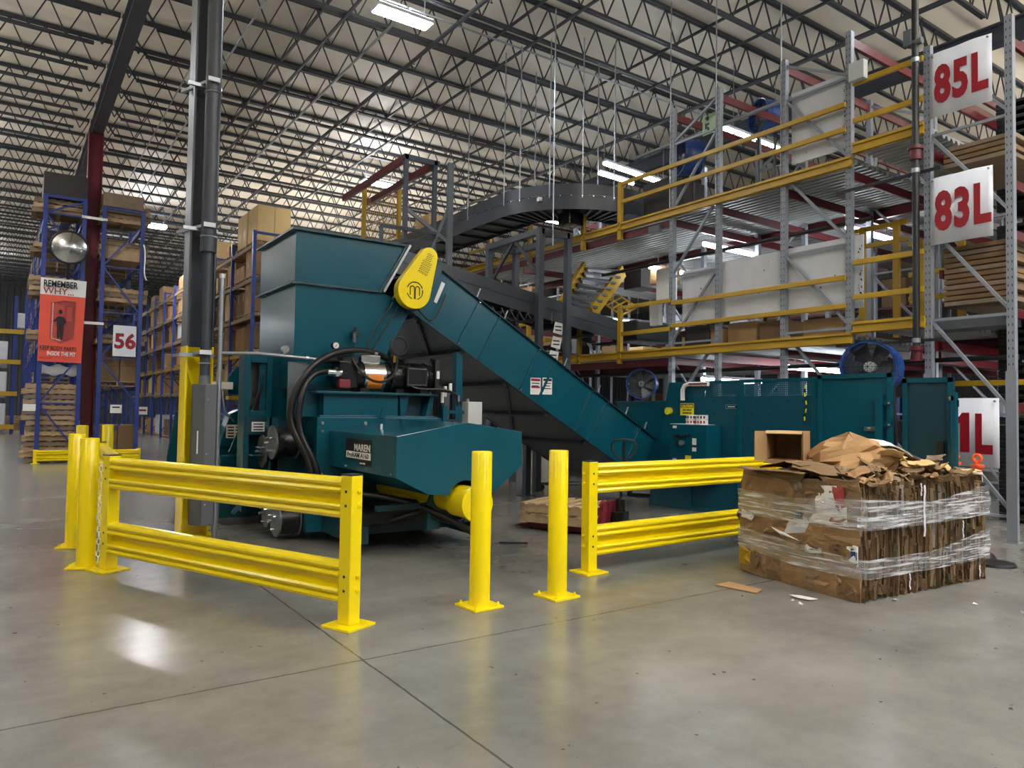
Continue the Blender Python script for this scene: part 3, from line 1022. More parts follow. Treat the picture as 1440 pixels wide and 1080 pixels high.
pz = 1.955
my = 8.55
pm = MB().cyl((3.52, my, pz), (3.98, my, pz), .17, 28).build('pump_motor', 'black_gloss', BL, smooth=True, bevel=.01)
MB().cyl((3.98, my, pz), (4.02, my, pz), .2, 28).build('motor_flange', 'black_gloss', pm, smooth=True)
MB().cyl((4.02, my, pz), (4.5, my, pz), .185, 28).build('motor_frame', 'black_gloss', pm, smooth=True)
b = MB()
for i in range(16):
    a = 2 * pi * i / 16
    b.bar((4.06, my + .185 * cos(a), pz + .185 * sin(a)), (4.44, my + .185 * cos(a), pz + .185 * sin(a)), .012, .04, (0, -sin(a), cos(a)))
b.build('cooling_fin', 'black_gloss', pm)
MB().cyl((4.5, my, pz), (4.7, my, pz), .2, 28, .15).build('fan_cowl', 'black_gloss', pm, smooth=True)
tb = MB().box(4.14, 4.44, my - .26, my - .16, pz - .12, pz + .12).build('terminal_box', 'black_gloss', pm, bevel=.012)
MB().tube([(4.16, my - .262, pz - .1), (4.42, my - .262, pz - .1), (4.42, my - .262, pz + .1), (4.16, my - .262, pz + .1), (4.16, my - .262, pz - .1)], .006, 6).build('terminal_lid_rim', 'guard_plate', tb)
MB().cyl((3.62, my, pz), (3.9, my, pz), .185, 32).build('chrome_band', 'chrome', pm, smooth=True, label='polished metal band')
MB().prism([(3.66, my + .188 * sin(a), pz - .188 * cos(a)) for a in [R(-95 + i * 9) for i in range(8)]] +
           [(3.66, my + .183 * sin(a), pz - .183 * cos(a)) for a in [R(-95 + i * 9) for i in range(8)]][::-1], (.2, 0, 0)).build('orange_label', 'sticker_or', pm, label='orange label')
MB().box(3.3, 3.54, my - .15, my + .15, pz - .16, pz + .17).build('pump_block', 'black_gloss', pm, bevel=.02)
MB().cyl((3.14, my - .14, pz + .02), (3.32, my - .14, pz + .02), .045, 14).cyl((3.24, my - .14, pz + .02), (3.28, my - .14, pz + .02), .065, 6).build('hose_fitting', 'chrome', pm, smooth=True)
MB().box(3.28, 3.42, my - .2, my - .1, pz - .16, pz - .06).build('valve_body', 'pump_red', pm, bevel=.01)
b = MB()
b.box(3.6, 3.86, my - .08, my + .08, pz + .17, pz + .26).cyl((3.68, my - .05, pz + .26), (3.68, my - .05, pz + .33), .03, 10).cyl((3.8, my - .05, pz + .26), (3.8, my - .05, pz + .3), .04, 10)
b.build('solenoid_valve', 'chrome', pm, bevel=.008)
MB().box(3.35, 3.56, my - .1, my + .1, pz + .16, pz + .24).build('pump_cover', 'black', pm, bevel=.01)
for x in (3.62, 4.1, 4.44):
    MB().box(x - .05, x + .05, my - .16, my + .16, 1.75, 1.8).build('motor_foot', 'black_gloss', pm)
MB().box(4.58, 4.64, my - .2, my - .12, 1.75, 2.2).build('bracket_post', 'black', BL)
MB().box(4.6, 4.64, my - .21, my - .2, 1.95, 2.05).build('white_tag', 'paper', BL)
# big hydraulic hoses: over the pump, down to the ram
for pts, r in ((bez((4.0, 8.6, 2.2), (3.3, 8.3, 2.4), (2.7, 8.2, 2.1), (2.68, 8.3, 1.5)) + bez((2.68, 8.3, 1.5), (2.66, 8.3, 1.2), (2.9, 8.2, 1.1), (2.92, 8.2, .7))[1:], .042),
               (bez((3.16, 8.41, 1.98), (2.9, 8.3, 2.0), (2.74, 8.2, 1.8), (2.76, 8.25, 1.4)) + bez((2.76, 8.25, 1.4), (2.78, 8.25, 1.1), (2.96, 8.15, 1.0), (2.98, 8.15, .7))[1:], .036),
               (bez((3.3, 8.5, 2.12), (2.95, 8.4, 2.15), (2.72, 8.35, 1.9), (2.73, 8.4, 1.45)) + bez((2.73, 8.4, 1.45), (2.72, 8.4, 1.1), (2.95, 8.3, 1.0), (2.96, 8.3, .7))[1:], .026)):
    MB().tube(pts, r, 12).build('hydraulic_hose', 'hose', BL, smooth=True)
for pts, r in ((bez((3.45, 8.4, 2.16), (3.6, 8.25, 1.75), (4.0, 8.25, 1.8), (4.06, 8.4, 2.2)), .016),
               ([(4.02, 8.45, 2.22)] + arc((4.1, 8.45, 2.35), .12, -2.4, 3.6, 14) + [(4.0, 8.45, 2.2)], .013),
               (bez((4.2, 8.3, 1.85), (4.3, 8.2, 1.72), (4.9, 8.3, 1.95), (4.95, 8.3, 1.6)), .016),
               (bez((4.5, 8.3, 1.78), (4.7, 8.25, 1.8), (4.9, 8.3, 1.8), (4.9, 8.3, 1.6)), .014),
               (bez((3.72, 8.6, 2.2), (3.8, 8.7, 2.6), (4.0, 8.7, 2.7), (4.12, 8.7, 2.95)), .012),
               (bez((3.8, 8.6, 2.2), (3.85, 8.7, 2.4), (3.95, 8.7, 2.45), (4.2, 8.7, 2.9)), .01)):
    MB().tube(pts, r, 8).build('control_cable', 'black', BL, smooth=True)
# air line, gauges and sensor mast on the hopper
MB().tube([(2.05, 8.93, 2.17), (2.42, 8.72, 2.175), (3.3, 8.66, 2.13)], .022, 10).build('air_line', 'galv', BL, smooth=True, label='galvanised pipe coming from the pole')
b = MB()
b.cyl((2.72, 8.7, 2.17), (2.72, 8.7, 2.24), .02, 10).cyl((2.97, 8.68, 2.15), (3.01, 8.68, 2.15), .03, 10).cyl((2.72, 8.66, 2.24), (2.72, 8.72, 2.24), .045, 12)
b.build('air_valve', 'chrome', BL)
MB().box(3.22, 3.36, 8.62, 8.72, 2.1, 2.2).build('valve_manifold', 'black', BL, bevel=.01)
g = MB().cyl((3.32, 8.6, 2.32), (3.32, 8.66, 2.32), .045, 24).build('pressure_gauge', 'black', BL, smooth=True)
MB().cyl((3.32, 8.596, 2.32), (3.32, 8.6, 2.32), .037, 24).build('gauge_face', 'paper', g)
MB().bar((3.33, 8.594, 2.33), (3.31, 8.594, 2.3), .006, .002, (0, 1, 0)).build('gauge_needle', 'ink', g)
MB().cyl((3.32, 8.63, 2.19), (3.32, 8.63, 2.28), .012, 8).build('gauge_stem', 'chrome', g)
MB().cyl((3.62, 8.72, 2.2), (3.62, 8.72, 2.46), .014, 8).build('sensor_mast', 'teal', BL)
s = MB().box(3.58, 3.66, 8.68, 8.76, 2.46, 2.52).cyl((3.62, 8.72, 2.52), (3.62, 8.72, 2.58), .02, 10).build('photo_sensor', 'black', BL, bevel=.006)
MB().cyl((3.58, 8.66, 2.38), (3.58, 8.66, 2.5), .022, 10).build('sensor_tube', 'guard_plate', s)
# junction box and post right of the motor
MB().box(5.0, 5.22, 8.2, 8.36, 1.36, 1.66).build('junction_box', 'elec_box', BL, bevel=.008, label='pale grey junction box')
MB().box(4.66, 4.72, 8.26, 8.32, .12, 1.6).box(4.66, 5.05, 8.3, 8.34, 1.5, 1.54).build('box_post', 'teal', BL)
MB().cyl((4.9, 8.28, 1.66), (4.9, 8.28, 1.74), .016, 8).cyl((5.04, 8.28, 1.66), (5.04, 8.28, 1.7), .02, 8).build('cable_gland', 'galv', BL)
b = MB()
for x, z in ((4.76, 1.86), (4.84, 1.9), (4.72, 1.78)):
    b.cyl((x, 8.4, z - .14), (x, 8.4, z), .022, 10)
b.build('filter_cartridge', 'paper', BL)
MB().box(4.64, 4.95, 8.34, 8.6, 1.28, 1.42).build('dark_duct', 'black', BL, bevel=.01)

# ------------------------------------------------------------------ infeed conveyor
CV = thing('infeed_conveyor', 'teal green sloping conveyor climbing to the baler hopper', 'conveyor', (6.8, 9.5, 0))
U = V((cos(R(-29.4)), 0, sin(R(-29.4))))
N = V((-U.z, 0, U.x))
P0 = V((4.6, 0, 2.753))
CY0, CY1 = 8.78, 10.78
DEP = .76


def cp(s, n, y):
    q = P0 + U * s + N * n
    return V((q.x, y, q.z))


S0, S1 = -.52, 4.72
for y, nm in ((CY0, 'near'), (CY1 - .012, 'far')):
    sp = MB().prism([cp(S0, .0, y), cp(S1, 0, y), cp(S1, DEP, y), cp(S0, DEP, y)], (0, .012, 0)).build('side_panel', 'teal', CV)
    o = -1 if nm == 'near' else 1
    b = MB()
    yy = y - .02 if nm == 'near' else y + .032
    b.bar(cp(S0, DEP, yy), cp(S1, DEP, yy), .05, .012, N)
    b.bar(cp(S0, 0, yy), cp(S1, 0, yy), .05, .012, N)
    b.build('edge_flange', 'teal_dark', sp)
    b = MB()
    for s in (.62, 1.02, 1.86, 2.22, 3.1, 3.45, 4.3):
        b.bar(cp(s, .01, y - .012 if nm == 'near' else y + .024), cp(s, DEP - .01, y - .012 if nm == 'near' else y + .024), .03, .035, (0, 1, 0))
    b.build('stiffener', 'teal', sp)
    b = MB()
    for s in (.62, 1.86, 3.1, 4.3):
        for n in (.03, DEP - .03):
            b.cyl(cp(s, n, y - .03 if nm == 'near' else y + .03), cp(s, n, y - .05 if nm == 'near' else y + .05), .014, 8)
    b.build('panel_bolt', 'chrome', sp)
MB().prism([cp(S0, .38, CY0 + .02), cp(S1, .38, CY0 + .02), cp(S1, .4, CY0 + .02), cp(S0, .4, CY0 + .02)], (0, CY1 - CY0 - .04, 0)).build('belt', 'black', CV)
b = MB()
for i in range(7):
    s = S0 + .4 + i * .7
    b.prism([cp(s, .4, CY0 + .05), cp(s + .02, .4, CY0 + .05), cp(s + .02, .5, CY0 + .05), cp(s, .5, CY0 + .05)], (0, CY1 - CY0 - .1, 0))
b.build('belt_cleat', 'black', CV)
MB().prism([cp(S0 + .1, .0, CY0 + .012), cp(S1, 0, CY0 + .012), cp(S1, .02, CY0 + .012), cp(S0 + .1, .02, CY0 + .012)], (0, CY1 - CY0 - .024, 0)).build('bottom_pan', 'guard_plate', CV, label='dull grey underside sheet')
b = MB()
for s in (-.1, .75, 1.62, 2.5, 3.4):
    b.bar(cp(s, -.03, CY0 + .02), cp(s, -.03, CY1 - .02), .07, .06, N)
b.bar(cp(0, -.025, CY0 + .1), cp(1.5, -.025, CY1 - .1), .05, .03, N)
b.bar(cp(1.7, -.025, CY0 + .1), cp(3.3, -.025, CY1 - .1), .05, .03, N)
b.build('underside_brace', 'steel_grey', CV)
# head with drive
b = MB()
b.prism([cp(-.52, -.02, CY0 - .06), cp(-.12, -.02, CY0 - .06), cp(-.12, DEP + .08, CY0 - .06), cp(-.52, DEP + .08, CY0 - .06)], (0, .06, 0))
b.build('head_frame', 'teal_dark', CV)
hd = MB().cyl(cp(-.34, .7, CY0 - .02), cp(-.34, .7, CY0 - .18), .09, 20).build('drive_gearbox', 'black_gloss', CV, smooth=True)
b = MB()
for n, s in ((.5, -.36), (.3, -.4), (.12, -.42), (.62, -.5)):
    b.cyl(cp(s, n, CY0 - .05), cp(s, n, CY0 - .14), .05, 12)
b.bar(cp(-.48, .0, CY0 - .1), cp(-.48, .75, CY0 - .1), .05, .06, (0, 1, 0))
b.build('take_up_bearing', 'black', hd)
b = MB()
for n in (.2, .36, .52):
    b.cyl(cp(-.44, n, CY0 - .08), cp(-.3, n, CY0 - .08), .022, 10)
b.build('take_up_screw', 'chrome', hd)
# yellow chain guard
gc, gs = at(583.3, 408.9, Y=8.55), at(604.4, 361, Y=8.55)
r1, r2 = .24, .125
ax = (gs - gc)
L = ax.length
ang = math.atan2(ax.z, ax.x)
al = math.acos((r1 - r2) / L)
out = [(gc.x + r1 * cos(t), gc.z + r1 * sin(t)) for t in [ang + al + (2 * pi - 2 * al) * i / 24 for i in range(25)]]
out += [(gs.x + r2 * cos(t), gs.z + r2 * sin(t)) for t in [ang - al + 2 * al * i / 14 for i in range(15)]]
cg = MB().prism([(x, 8.55, z) for x, z in out], (0, .14, 0)).build('chain_guard', 'yellow', CV, bevel=.012, label='yellow teardrop drive guard')
b = MB()
d = ax.normalized()
nrm = V((-d.z, 0, d.x))
for i in range(8):
    c = gc + ax * (.52 + .075 * i)
    for k in range(-2, 3):
        if abs(k) * .03 < .075 - i * .003:
            q = c + nrm * (k * .03)
            b.bar(V((q.x - .013, 8.545, q.z - .008)), V((q.x + .013, 8.545, q.z + .008)), .006, .017, (0, 1, 0))
b.build('vent_slot', 'ink', cg)
b = MB()
b.tube(arc((gc.x, 8.546, gc.z), .115, R(20), R(160), 12), .007, 5)
for sx in (-1, 1):
    b.tube(arc((gc.x + sx * .038, 8.546, gc.z + .03), .03, 0, pi, 8), .007, 5)
    b.bar((gc.x + sx * .008, 8.546, gc.z + .03), (gc.x + sx * .008, 8.546, gc.z - .11), .008, .012, (0, 1, 0))
    b.bar((gc.x + sx * .068, 8.546, gc.z + .03), (gc.x + sx * .068, 8.546, gc.z - .06), .008, .012, (0, 1, 0))
    b.tube(arc((gc.x, 8.546, gc.z), .115, R(-70) if sx > 0 else R(200), R(10) if sx > 0 else R(250), 8), .006, 5)
b.build('round_emblem', 'ink', cg)
# stickers on the side panel
def sticker(x0, y0, x1, y1, name, yy, lines, parent, hdr='ink'):
    a, c = at(x0, y0, Y=yy), at(x1, y1, Y=yy)
    s = MB().box(a.x, c.x, yy - .003, yy, c.z, a.z).build(name, 'paper', parent)
    h = a.z - c.z
    w_ = c.x - a.x
    MB().box(a.x + w_ * .06, c.x - w_ * .06, yy - .0045, yy - .003, a.z - h * .2, a.z - h * .05).build('sticker_header', hdr, s)
    for k in range(lines):
        MB().box(a.x + w_ * .12, c.x - w_ * (.12 + .1 * (k % 2)), yy - .0045, yy - .003, a.z - h * (.36 + k * .16), a.z - h * (.3 + k * .16)).build('print_line', 'ink', s)
    return s


ys = CY0 - .002
s = sticker(746, 531, 760, 555, 'danger_sticker', ys, 2, CV, 'sign_red')
a, c = at(747, 543, Y=ys), at(759, 546, Y=ys)
MB().box(a.x, c.x, ys - .0045, ys - .003, c.z, a.z).build('sticker_header', 'sign_red', s)
sticker(763, 531, 776, 555, 'warning_sticker', ys, 3, CV)
a = [at(x, y, Y=ys) for x, y in ((621, 396), (626, 399), (614, 427), (610, 424))]
MB().prism([p for p in a], (0, -.003, 0)).build('maker_sticker', 'paper', CV)
# supports
for x, y, z in ((5.217, 8.86, 2.36), (5.217, 10.7, 2.36)):
    MB().box(x - .05, x + .05, y - .05, y + .05, 0, z).build('support_leg', 'teal', CV)
for x, y in ((7.88, 10.83),):
    if y > 9:
        l = MB().box(x - .055, x + .055, y - .055, y + .055, .012, 1.0).build('support_leg', 'steel_grey', CV)
        MB().box(x - .14, x + .14, y - .12, y + .12, 0, .012).build('foot_plate', 'steel_grey', l)
b = MB()
for s in (.55, 1.1, 2.4, 3.2, 3.9, 4.4):
    q = cp(s, DEP, CY0 - .01)
    b.bar(q, q + V((.06, 0, .14)), .016, .016)
b.build('edge_clip', 'galv', CV)
MB().tube(bez(cp(-.3, .1, CY0 - .12), cp(.1, -.1, CY0 - .2), cp(.15, .0, CY0 - .1), cp(.1, .5, CY0 - .05)), .012, 8).build('control_cable', 'black', CV, smooth=True)
# ------------------------------------------------------------------ sorting pit enclosure at the foot of the conveyor
EX = 9.05
EN = thing('feed_enclosure', 'dark teal enclosure of perforated and solid panels at the foot of the conveyor', 'enclosure', (9.3, 6.5, 0))
MB().prism([(EX, 8.86, 0), (EX, 8.42, 2.06), (EX, 7.98, 2.06), (EX, 7.98, 0)], (.05, 0, 0)).build('end_panel', 'teal', EN, bevel=.004)
b = MB()
b.prism([(EX, 8.86, 0), (EX + .9, 8.86, 0), (EX + .9, 8.42, 2.06), (EX, 8.42, 2.06)], (0, .03, 0))
b.build('slanted_side', 'teal', EN)
for y0, y1 in ((7.98, 7.06), (6.98, 5.80)):
    MB().box(EX + .01, EX + .018, y1, y0, .05, 1.82).build('perforated_panel', 'teal_dark', EN, label='perforated sheet with close round holes')
    MB().box(EX + .0, EX + .004, y1, y0, .05, 2.02).build('perforated_face', 'perf', EN)
b = MB()
for y in (7.98, 7.02, 5.78):
    b.box(EX - .02, EX + .05, y - .045, y + .045, 0, 2.06)
b.box(EX - .01, EX + .04, 5.78, 7.98, 2.02, 2.07).box(EX - .01, EX + .04, 5.78, 7.98, 0, .08)
b.build('panel_frame', 'teal', EN, bevel=.004)
b = MB()
for y in (7.8, 7.5, 7.2, 6.8, 6.5, 6.2, 5.95):
    for z in (.5, 1.1, 1.55, 1.75):
        b.cyl((EX, y, z), (EX - .012, y, z), .012, 8)
b.build('panel_bolt', 'teal', EN)
# solid doors
for (y0, y1, z, x) in ((5.72, 4.72, 2.1, EX - .02), (4.66, 4.07, 2.03, EX + .12)):
    d = MB().box(x, x + .03, y1, y0, .1, z).build('solid_door', 'teal_dark' if x > EX else 'teal', EN)
    b = MB()
    for ya, yb, za, zb in ((y1, y0, z - .06, z), (y1, y0, .1, .16), (y0 - .06, y0, .1, z), (y1, y1 + .06, .1, z)):
        b.box(x - .025, x, ya, yb, za, zb)
    b.build('door_frame', 'teal', d, bevel=.003)
b = MB().box(EX - .1, EX - .045, 4.82, 4.9, .3, 1.83)
b.build('latch_post', 'teal', EN, bevel=.004)
for z in (1.72, 1.45, .9):
    MB().box(EX - .06, EX - .02, 4.72, 4.9, z - .03, z + .03).build('hinge_lug', 'teal', EN)
    for yb in (4.86, 4.74):
        MB().cyl((EX - .07, yb, z), (EX - .05, yb, z), .016, 8).build('hinge_bolt', 'chrome', EN)
MB().box(EX + .04, EX + .1, 4.01, 4.07, .3, 1.85).build('latch_post', 'teal', EN, bevel=.004)
MB().box(EX + .06, EX + .12, 4.01, 4.12, 1.68, 1.76).build('hinge_lug', 'teal', EN)
MB().cyl((EX + .04, 4.06, 1.78), (EX + .06, 4.06, 1.78), .03, 8).build('hinge_bolt', 'chrome', EN)
p = at(1222, 603, X=EX - .03)
MB().box(EX - .06, EX - .045, p.y - .1, p.y + .05, p.z - .03, p.z + .03).cyl((EX - .05, p.y, p.z), (EX - .1, p.y, p.z), .018, 8).build('door_latch', 'chrome', EN)
p = at(1324, 640, X=EX + .1)
MB().box(EX + .06, EX + .095, p.y - .04, p.y + .04, p.z - .02, p.z + .17).build('padlock_box', 'black', EN)
# yellow and black warning tape hanging at the panel joint
b = MB()
q = at(1133, 541, X=EX - .02)
for i in range(10):
    y, z = q.y + .015 * sin(i * .9), q.z - i * .055
    b.m(i % 2).bar((EX - .025, y, z), (EX - .025, q.y + .015 * sin((i + 1) * .9), z - .055), .004, .018, (0, 1, 0))
b.build('warning_tape', ['yellow', 'ink'], EN)
# rear hopper sheets behind the conveyor foot
MB().box(EX + .25, EX + .28, 8.45, 9.95, .3, 1.72).build('rear_panel', 'teal', EN)
MB().box(EX + .23, EX + .3, 8.45, 9.95, 1.72, 1.76).build('rear_panel_lip', 'teal', EN)
MB().prism([(EX - .95, 8.95, 1.3), (EX - .2, 8.95, 1.32), (EX - .1, 8.95, .9), (EX - .4, 8.95, .5)], (0, .04, 0)).build('chute_side', 'teal_dark', EN)
# controls
q = at(940, 578, X=EX - .04)
MB().cyl((EX - .07, q.y, q.z), (EX, q.y, q.z), .06, 24).build('warning_beacon', 'lens_yellow', EN, smooth=True, label='round yellow button on the end panel')
CBX = EX - .34
cbx = MB().box(CBX, EX - .005, 7.36, 8.1, .5, 1.38).build('control_box', 'teal', EN, bevel=.01)
b = MB()
for y, z in ((7.98, 1.2), (7.92, 1.2), (7.85, 1.19), (7.78, 1.2), (7.7, 1.21), (7.95, 1.1), (7.9, 1.08)):
    b.cyl((CBX, y, z), (CBX - .03, y, z), .022, 12)
b.build('push_button', 'black', cbx)
MB().cyl((CBX, 7.84, 1.09), (CBX - .04, 7.84, 1.09), .045, 16).build('selector_ring', 'galv', cbx, smooth=True)
for y, z, hh in ((8.0, 1.335, .04), (7.6, 1.12, .1), (7.6, 1.0, .06), (8.0, .8, .08)):
    MB().box(CBX - .003, CBX, y - .04, y + .04, z - hh / 2, z + hh / 2).build('white_label', 'paper', cbx)
MB().box(CBX - .003, CBX, 7.66, 7.78, .78, .9).build('yellow_label', 'lens_yellow', cbx)
# caution sign
y0, y1 = at(957, 567, X=EX - .03).y, at(976, 567, X=EX - .03).y
z1, z0 = at(957, 567, X=EX - .03).z, at(957, 584, X=EX - .03).z
cs = MB().box(EX - .034, EX - .03, y1, y0, z0, z1).build('caution_sign', 'lens_yellow', EN, label='yellow and black caution sign')
MB().box(EX - .0355, EX - .034, y1 + .01, y0 - .01, z1 - (z1 - z0) * .38, z1 - .01).build('sign_header', 'ink', cs)
h = z1 - z0
lettering('CAUTION', h * .3, (EX - .037, y0 - .03, z1 - h * .33), (0, -1, 0), (0, 0, 1), 'sign_text', 'lens_yellow', cs, .001, .003, (y0 - y1 - .06) / (h * .3 * 4.4))
lettering('DO NOT', h * .2, (EX - .036, y0 - .05, z1 - h * .62), (0, -1, 0), (0, 0, 1), 'sign_text', 'ink', cs, .001, .002, 1.2)
lettering('STAND IN', h * .17, (EX - .036, y0 - .05, z1 - h * .86), (0, -1, 0), (0, 0, 1), 'sign_text', 'ink', cs, .001, .002, 1.2)
# nameplate
a, c = at(1021, 569, X=EX - .005), at(1038, 575, X=EX - .005)
pl = MB().box(EX - .012, EX - .006, c.y, a.y, c.z, a.z).build('nameplate', 'galv', EN)
MB().box(EX - .0135, EX - .012, c.y + .012, a.y - .012, c.z + .01, a.z - .01).build('nameplate_field', 'ink', pl)
MB().box(EX - .015, EX - .0135, c.y + .05, a.y - .04, (a.z + c.z) / 2 - .008, (a.z + c.z) / 2 + .008).build('nameplate_print', 'paper', pl)
# white pipe elbow behind the enclosure edge
t = thing('white_pipe', 'white pipe elbow with a red-lettered wrap above the caution sign', 'pipe', (EX + .08, 8.0, 1.5))
MB().tube([at(960, 563, X=EX - .06), at(960, 548, X=EX - .06), at(963, 542, X=EX - .06), at(969, 540, X=EX - .06), at(996, 540, X=EX - .06)], .035, 12).build('pipe', 'paper', t, smooth=True)
a, c = at(968, 540, X=EX - .1), at(994, 540, X=EX - .1)
MB().box(EX - .098, EX - .096, c.y, a.y, a.z - .012, a.z + .012).build('red_print', 'sign_red', t)
# tape rolls on the control box
for i, (y, z) in enumerate(((7.6, 1.385), (7.6, 1.46), (7.8, 1.385), (7.8, 1.46))):
    t = thing('tape_roll', ['outer lower', 'outer upper', 'inner lower', 'inner upper'][i] + ' white tape roll with red print on the teal control box', 'tape roll', (CBX + .17, y, z), 'tape rolls on the control box')
    MB().cyl((CBX + .17, y, z), (CBX + .17, y, z + .07), .095, 22).build('roll', 'paper', t, smooth=True)
    b = MB()
    for k in range(5):
        an = pi * (.7 + .16 * k)
        b.bar((CBX + .17 + .096 * cos(an), y + .096 * sin(an), z + .015), (CBX + .17 + .096 * cos(an), y + .096 * sin(an), z + .055), .025, .004, (cos(an), sin(an), 0))
    b.build('roll_print', 'sign_red' if i % 2 == 0 else 'ink', t)
b = MB().box(CBX + .02, CBX + .3, 7.45, 8.12, 1.381, 1.386)
b = tag(b.build('paper_sheet', 'paper', None), 'white paper sheet under the tape rolls on the control box', 'paper')

# drum fans
def drum_fan(c, r, ln, yaw, label):
    t = thing('drum_fan', label, 'fan', (c[0], c[1], c[2]), rotz=yaw, local=True)
    n = 40
    prof = [(r, 0), (r * 1.04, -.01), (r * 1.04, .03), (r, .05), (r, ln - .05), (r * 1.04, ln - .03), (r * 1.04, ln + .01), (r, ln), (r * .96, ln), (r * .96, 0), (r, 0)]
    pts = [(y - ln / 2, a * cos(2 * pi * k / n), a * sin(2 * pi * k / n)) for a, y in prof for k in range(n)]
    fs = [(i * n + k, i * n + (k + 1) % n, (i + 1) * n + (k + 1) % n, (i + 1) * n + k) for i in range(len(prof) - 1) for k in range(n)]
    MB().poly(pts, fs).build('drum', 'blue_fan', t, smooth=True)
    b = MB()
    for k in range(6):
        a = k * pi / 3
        d = V((0, cos(a), sin(a)))
        q = V((0, -sin(a), cos(a)))
        b.prism([d * .2 * r + q * -.06 + V((.03, 0, 0)), d * .2 * r + q * .06 + V((-.03, 0, 0)), d * .9 * r + q * .12 + V((-.05, 0, 0)), d * .9 * r + q * -.12 + V((.04, 0, 0))], (.006, 0, 0))
    b.build('fan_blade', 'guard_plate', t)
    MB().cyl((-ln * .3, 0, 0), (.06, 0, 0), r * .22, 18).build('motor', 'elec_box', t, smooth=True, bevel=.01)
    b = MB()
    for k in range(1, 6):
        b.tube(arc((-ln / 2 + .01, 0, 0), r * .96 * k / 5.5, 0, 2 * pi, 36, V((0, 1, 0))), .003, 4)
    for k in range(8):
        a = k * pi / 4
        b.bar((-ln / 2 + .01, 0, 0), (-ln / 2 + .01, r * .97 * cos(a), r * .97 * sin(a)), .006, .006, (1, 0, 0))
    b.build('fan_grille', 'black', t)
    b = MB()
    for s in (-1, 1):
        b.bar((-ln * .3, s * r * .7, -r * .7), (-ln * .4, s * r * .8, -c[2]), .04, .04).bar((ln * .3, s * r * .7, -r * .7), (ln * .4, s * r * .8, -c[2]), .04, .04)
    b.bar((-ln * .4, -r * .8, -c[2] + .02), (-ln * .4, r * .8, -c[2] + .02), .04, .04).bar((ln * .4, -r * .8, -c[2] + .02), (ln * .4, r * .8, -c[2] + .02), .04, .04)
    b.build('stand', 'black', t)
    return t


p = at(903, 540, X=9.75)
drum_fan(p, .27, .3, R(36), 'smaller blue drum fan standing behind the conveyor foot')
p = at(1226, 517, X=9.7)
drum_fan(p, .34, .5, R(16), 'larger blue drum fan behind the solid teal doors')

# ------------------------------------------------------------------ pallet jack with two pallets
def pallet_mesh(name='pallet', grey=0):
    """1.2 x 1.0 stringer pallet, stringers along y, origin at its bottom centre"""
    b = MB()
    for y in (-.46, 0, .46):
        b.box(-.6, .6, y - .02, y + .02, .016, .112)
    for i in range(7):
        x = -.6 + .045 + i * (1.11 / 6)
        b.box(x - .045, x + .045, -.5, .5, .112, .132)
    for x in (-.55, 0, .55):
        b.box(x - .05, x + .05, -.5, .5, 0, .016)
    return b


PAL = pallet_mesh().build('pallet', 'wood', None)
PALG = pallet_mesh().build('pallet', 'wood_grey', None)
PAL_N = []


def pallet(loc, label, group, rz=0., grey=False, tilt=0):
    src = PALG if grey else PAL
    key = 1 if grey else 0
    if key not in [k for k, _ in PAL_N]:
        o = src
        PAL_N.append((key, o))
    else:
        o = src.copy()
        COL.objects.link(o)
        o.scale = (1, 1, 1)
    o.location = loc
    o.rotation_euler = (tilt, 0, rz)
    o['label'] = label
    o['category'] = 'pallet'
    o['group'] = group
    return o


# jack frame: local x runs along the forks (tips at -x)
JA = at(735, 739, Z=0)
JB = at(868, 728, Z=0)
jd = V((.42, -.91, 0))
jrot = math.atan2(jd.y, jd.x)
JT = thing('pallet_jack', 'dark red hand pallet jack with black loop handle and its forks under two pallets', 'pallet jack', (6.39, 6.98, 0), None, jrot, local=True)
for y in (-.2, .2):
    MB().prism([(-1.22, y - .08, .04), (-1.05, y - .08, .09), (0, y - .08, .09), (0, y - .08, .02), (-1.1, y - .08, .02)], (0, .16, 0)).build('fork', 'pump_red', JT, bevel=.004)
    MB().cyl((-1.0, y - .04, .035), (-1.0, y + .04, .035), .035, 14).build('fork_roller', 'black', JT, smooth=True)
MB().prism([(-.02, -.28, .02), (.06, -.28, .02), (.06, -.2, .42), (.02, -.2, .42)], (0, .1, 0)).prism([(-.02, .18, .02), (.06, .18, .02), (.06, .12, .42), (.02, .12, .42)], (0, .1, 0)).box(.0, .06, -.2, .2, .1, .42).build('mast_plate', 'pump_red', JT, bevel=.004)
MB().bar((-.12, -.24, .1), (.02, -.14, .42), .02, .12, (1, 0, 0)).build('side_strut', 'pump_red', JT)
hp = MB().cyl((.16, 0, .12), (.16, 0, .46), .06, 16).box(.08, .24, -.1, .1, .14, .3).build('hydraulic_pump', 'black_gloss', JT, bevel=.008)
b = MB()
for y in (-.07, .07):
    b.cyl((.16, y - .025, .09), (.16, y + .025, .09), .09, 20)
b.build('steer_wheel', 'black', JT, smooth=True)
MB().tube([(.16, 0, .4), (.18, 0, .8), (.2, 0, 1.0)], .02, 10).build('tiller', 'black', JT, smooth=True)
loop = [V((.2 + .139 * sx, .057 * sx, z)) for sx, z in ((0, .94), (-.5, .98), (-1, 1.06), (-1.05, 1.14), (-.8, 1.195), (0, 1.21), (.8, 1.195), (1.05, 1.14), (1, 1.06), (.5, .98), (0, .94))]
MB().tube(loop, .013, 10).build('handle_loop', 'black', JT, smooth=True)
MB().bar((.2, 0, .94), (.2, 0, 1.19), .045, .02, (1, 0, 0)).bar((.19, -.05, 1.12), (.19, .05, 1.12), .02, .01).build('handle_web', 'black', JT)
mid = V((6.39, 6.98, 0)) - V((cos(jrot), sin(jrot), 0)) * .56
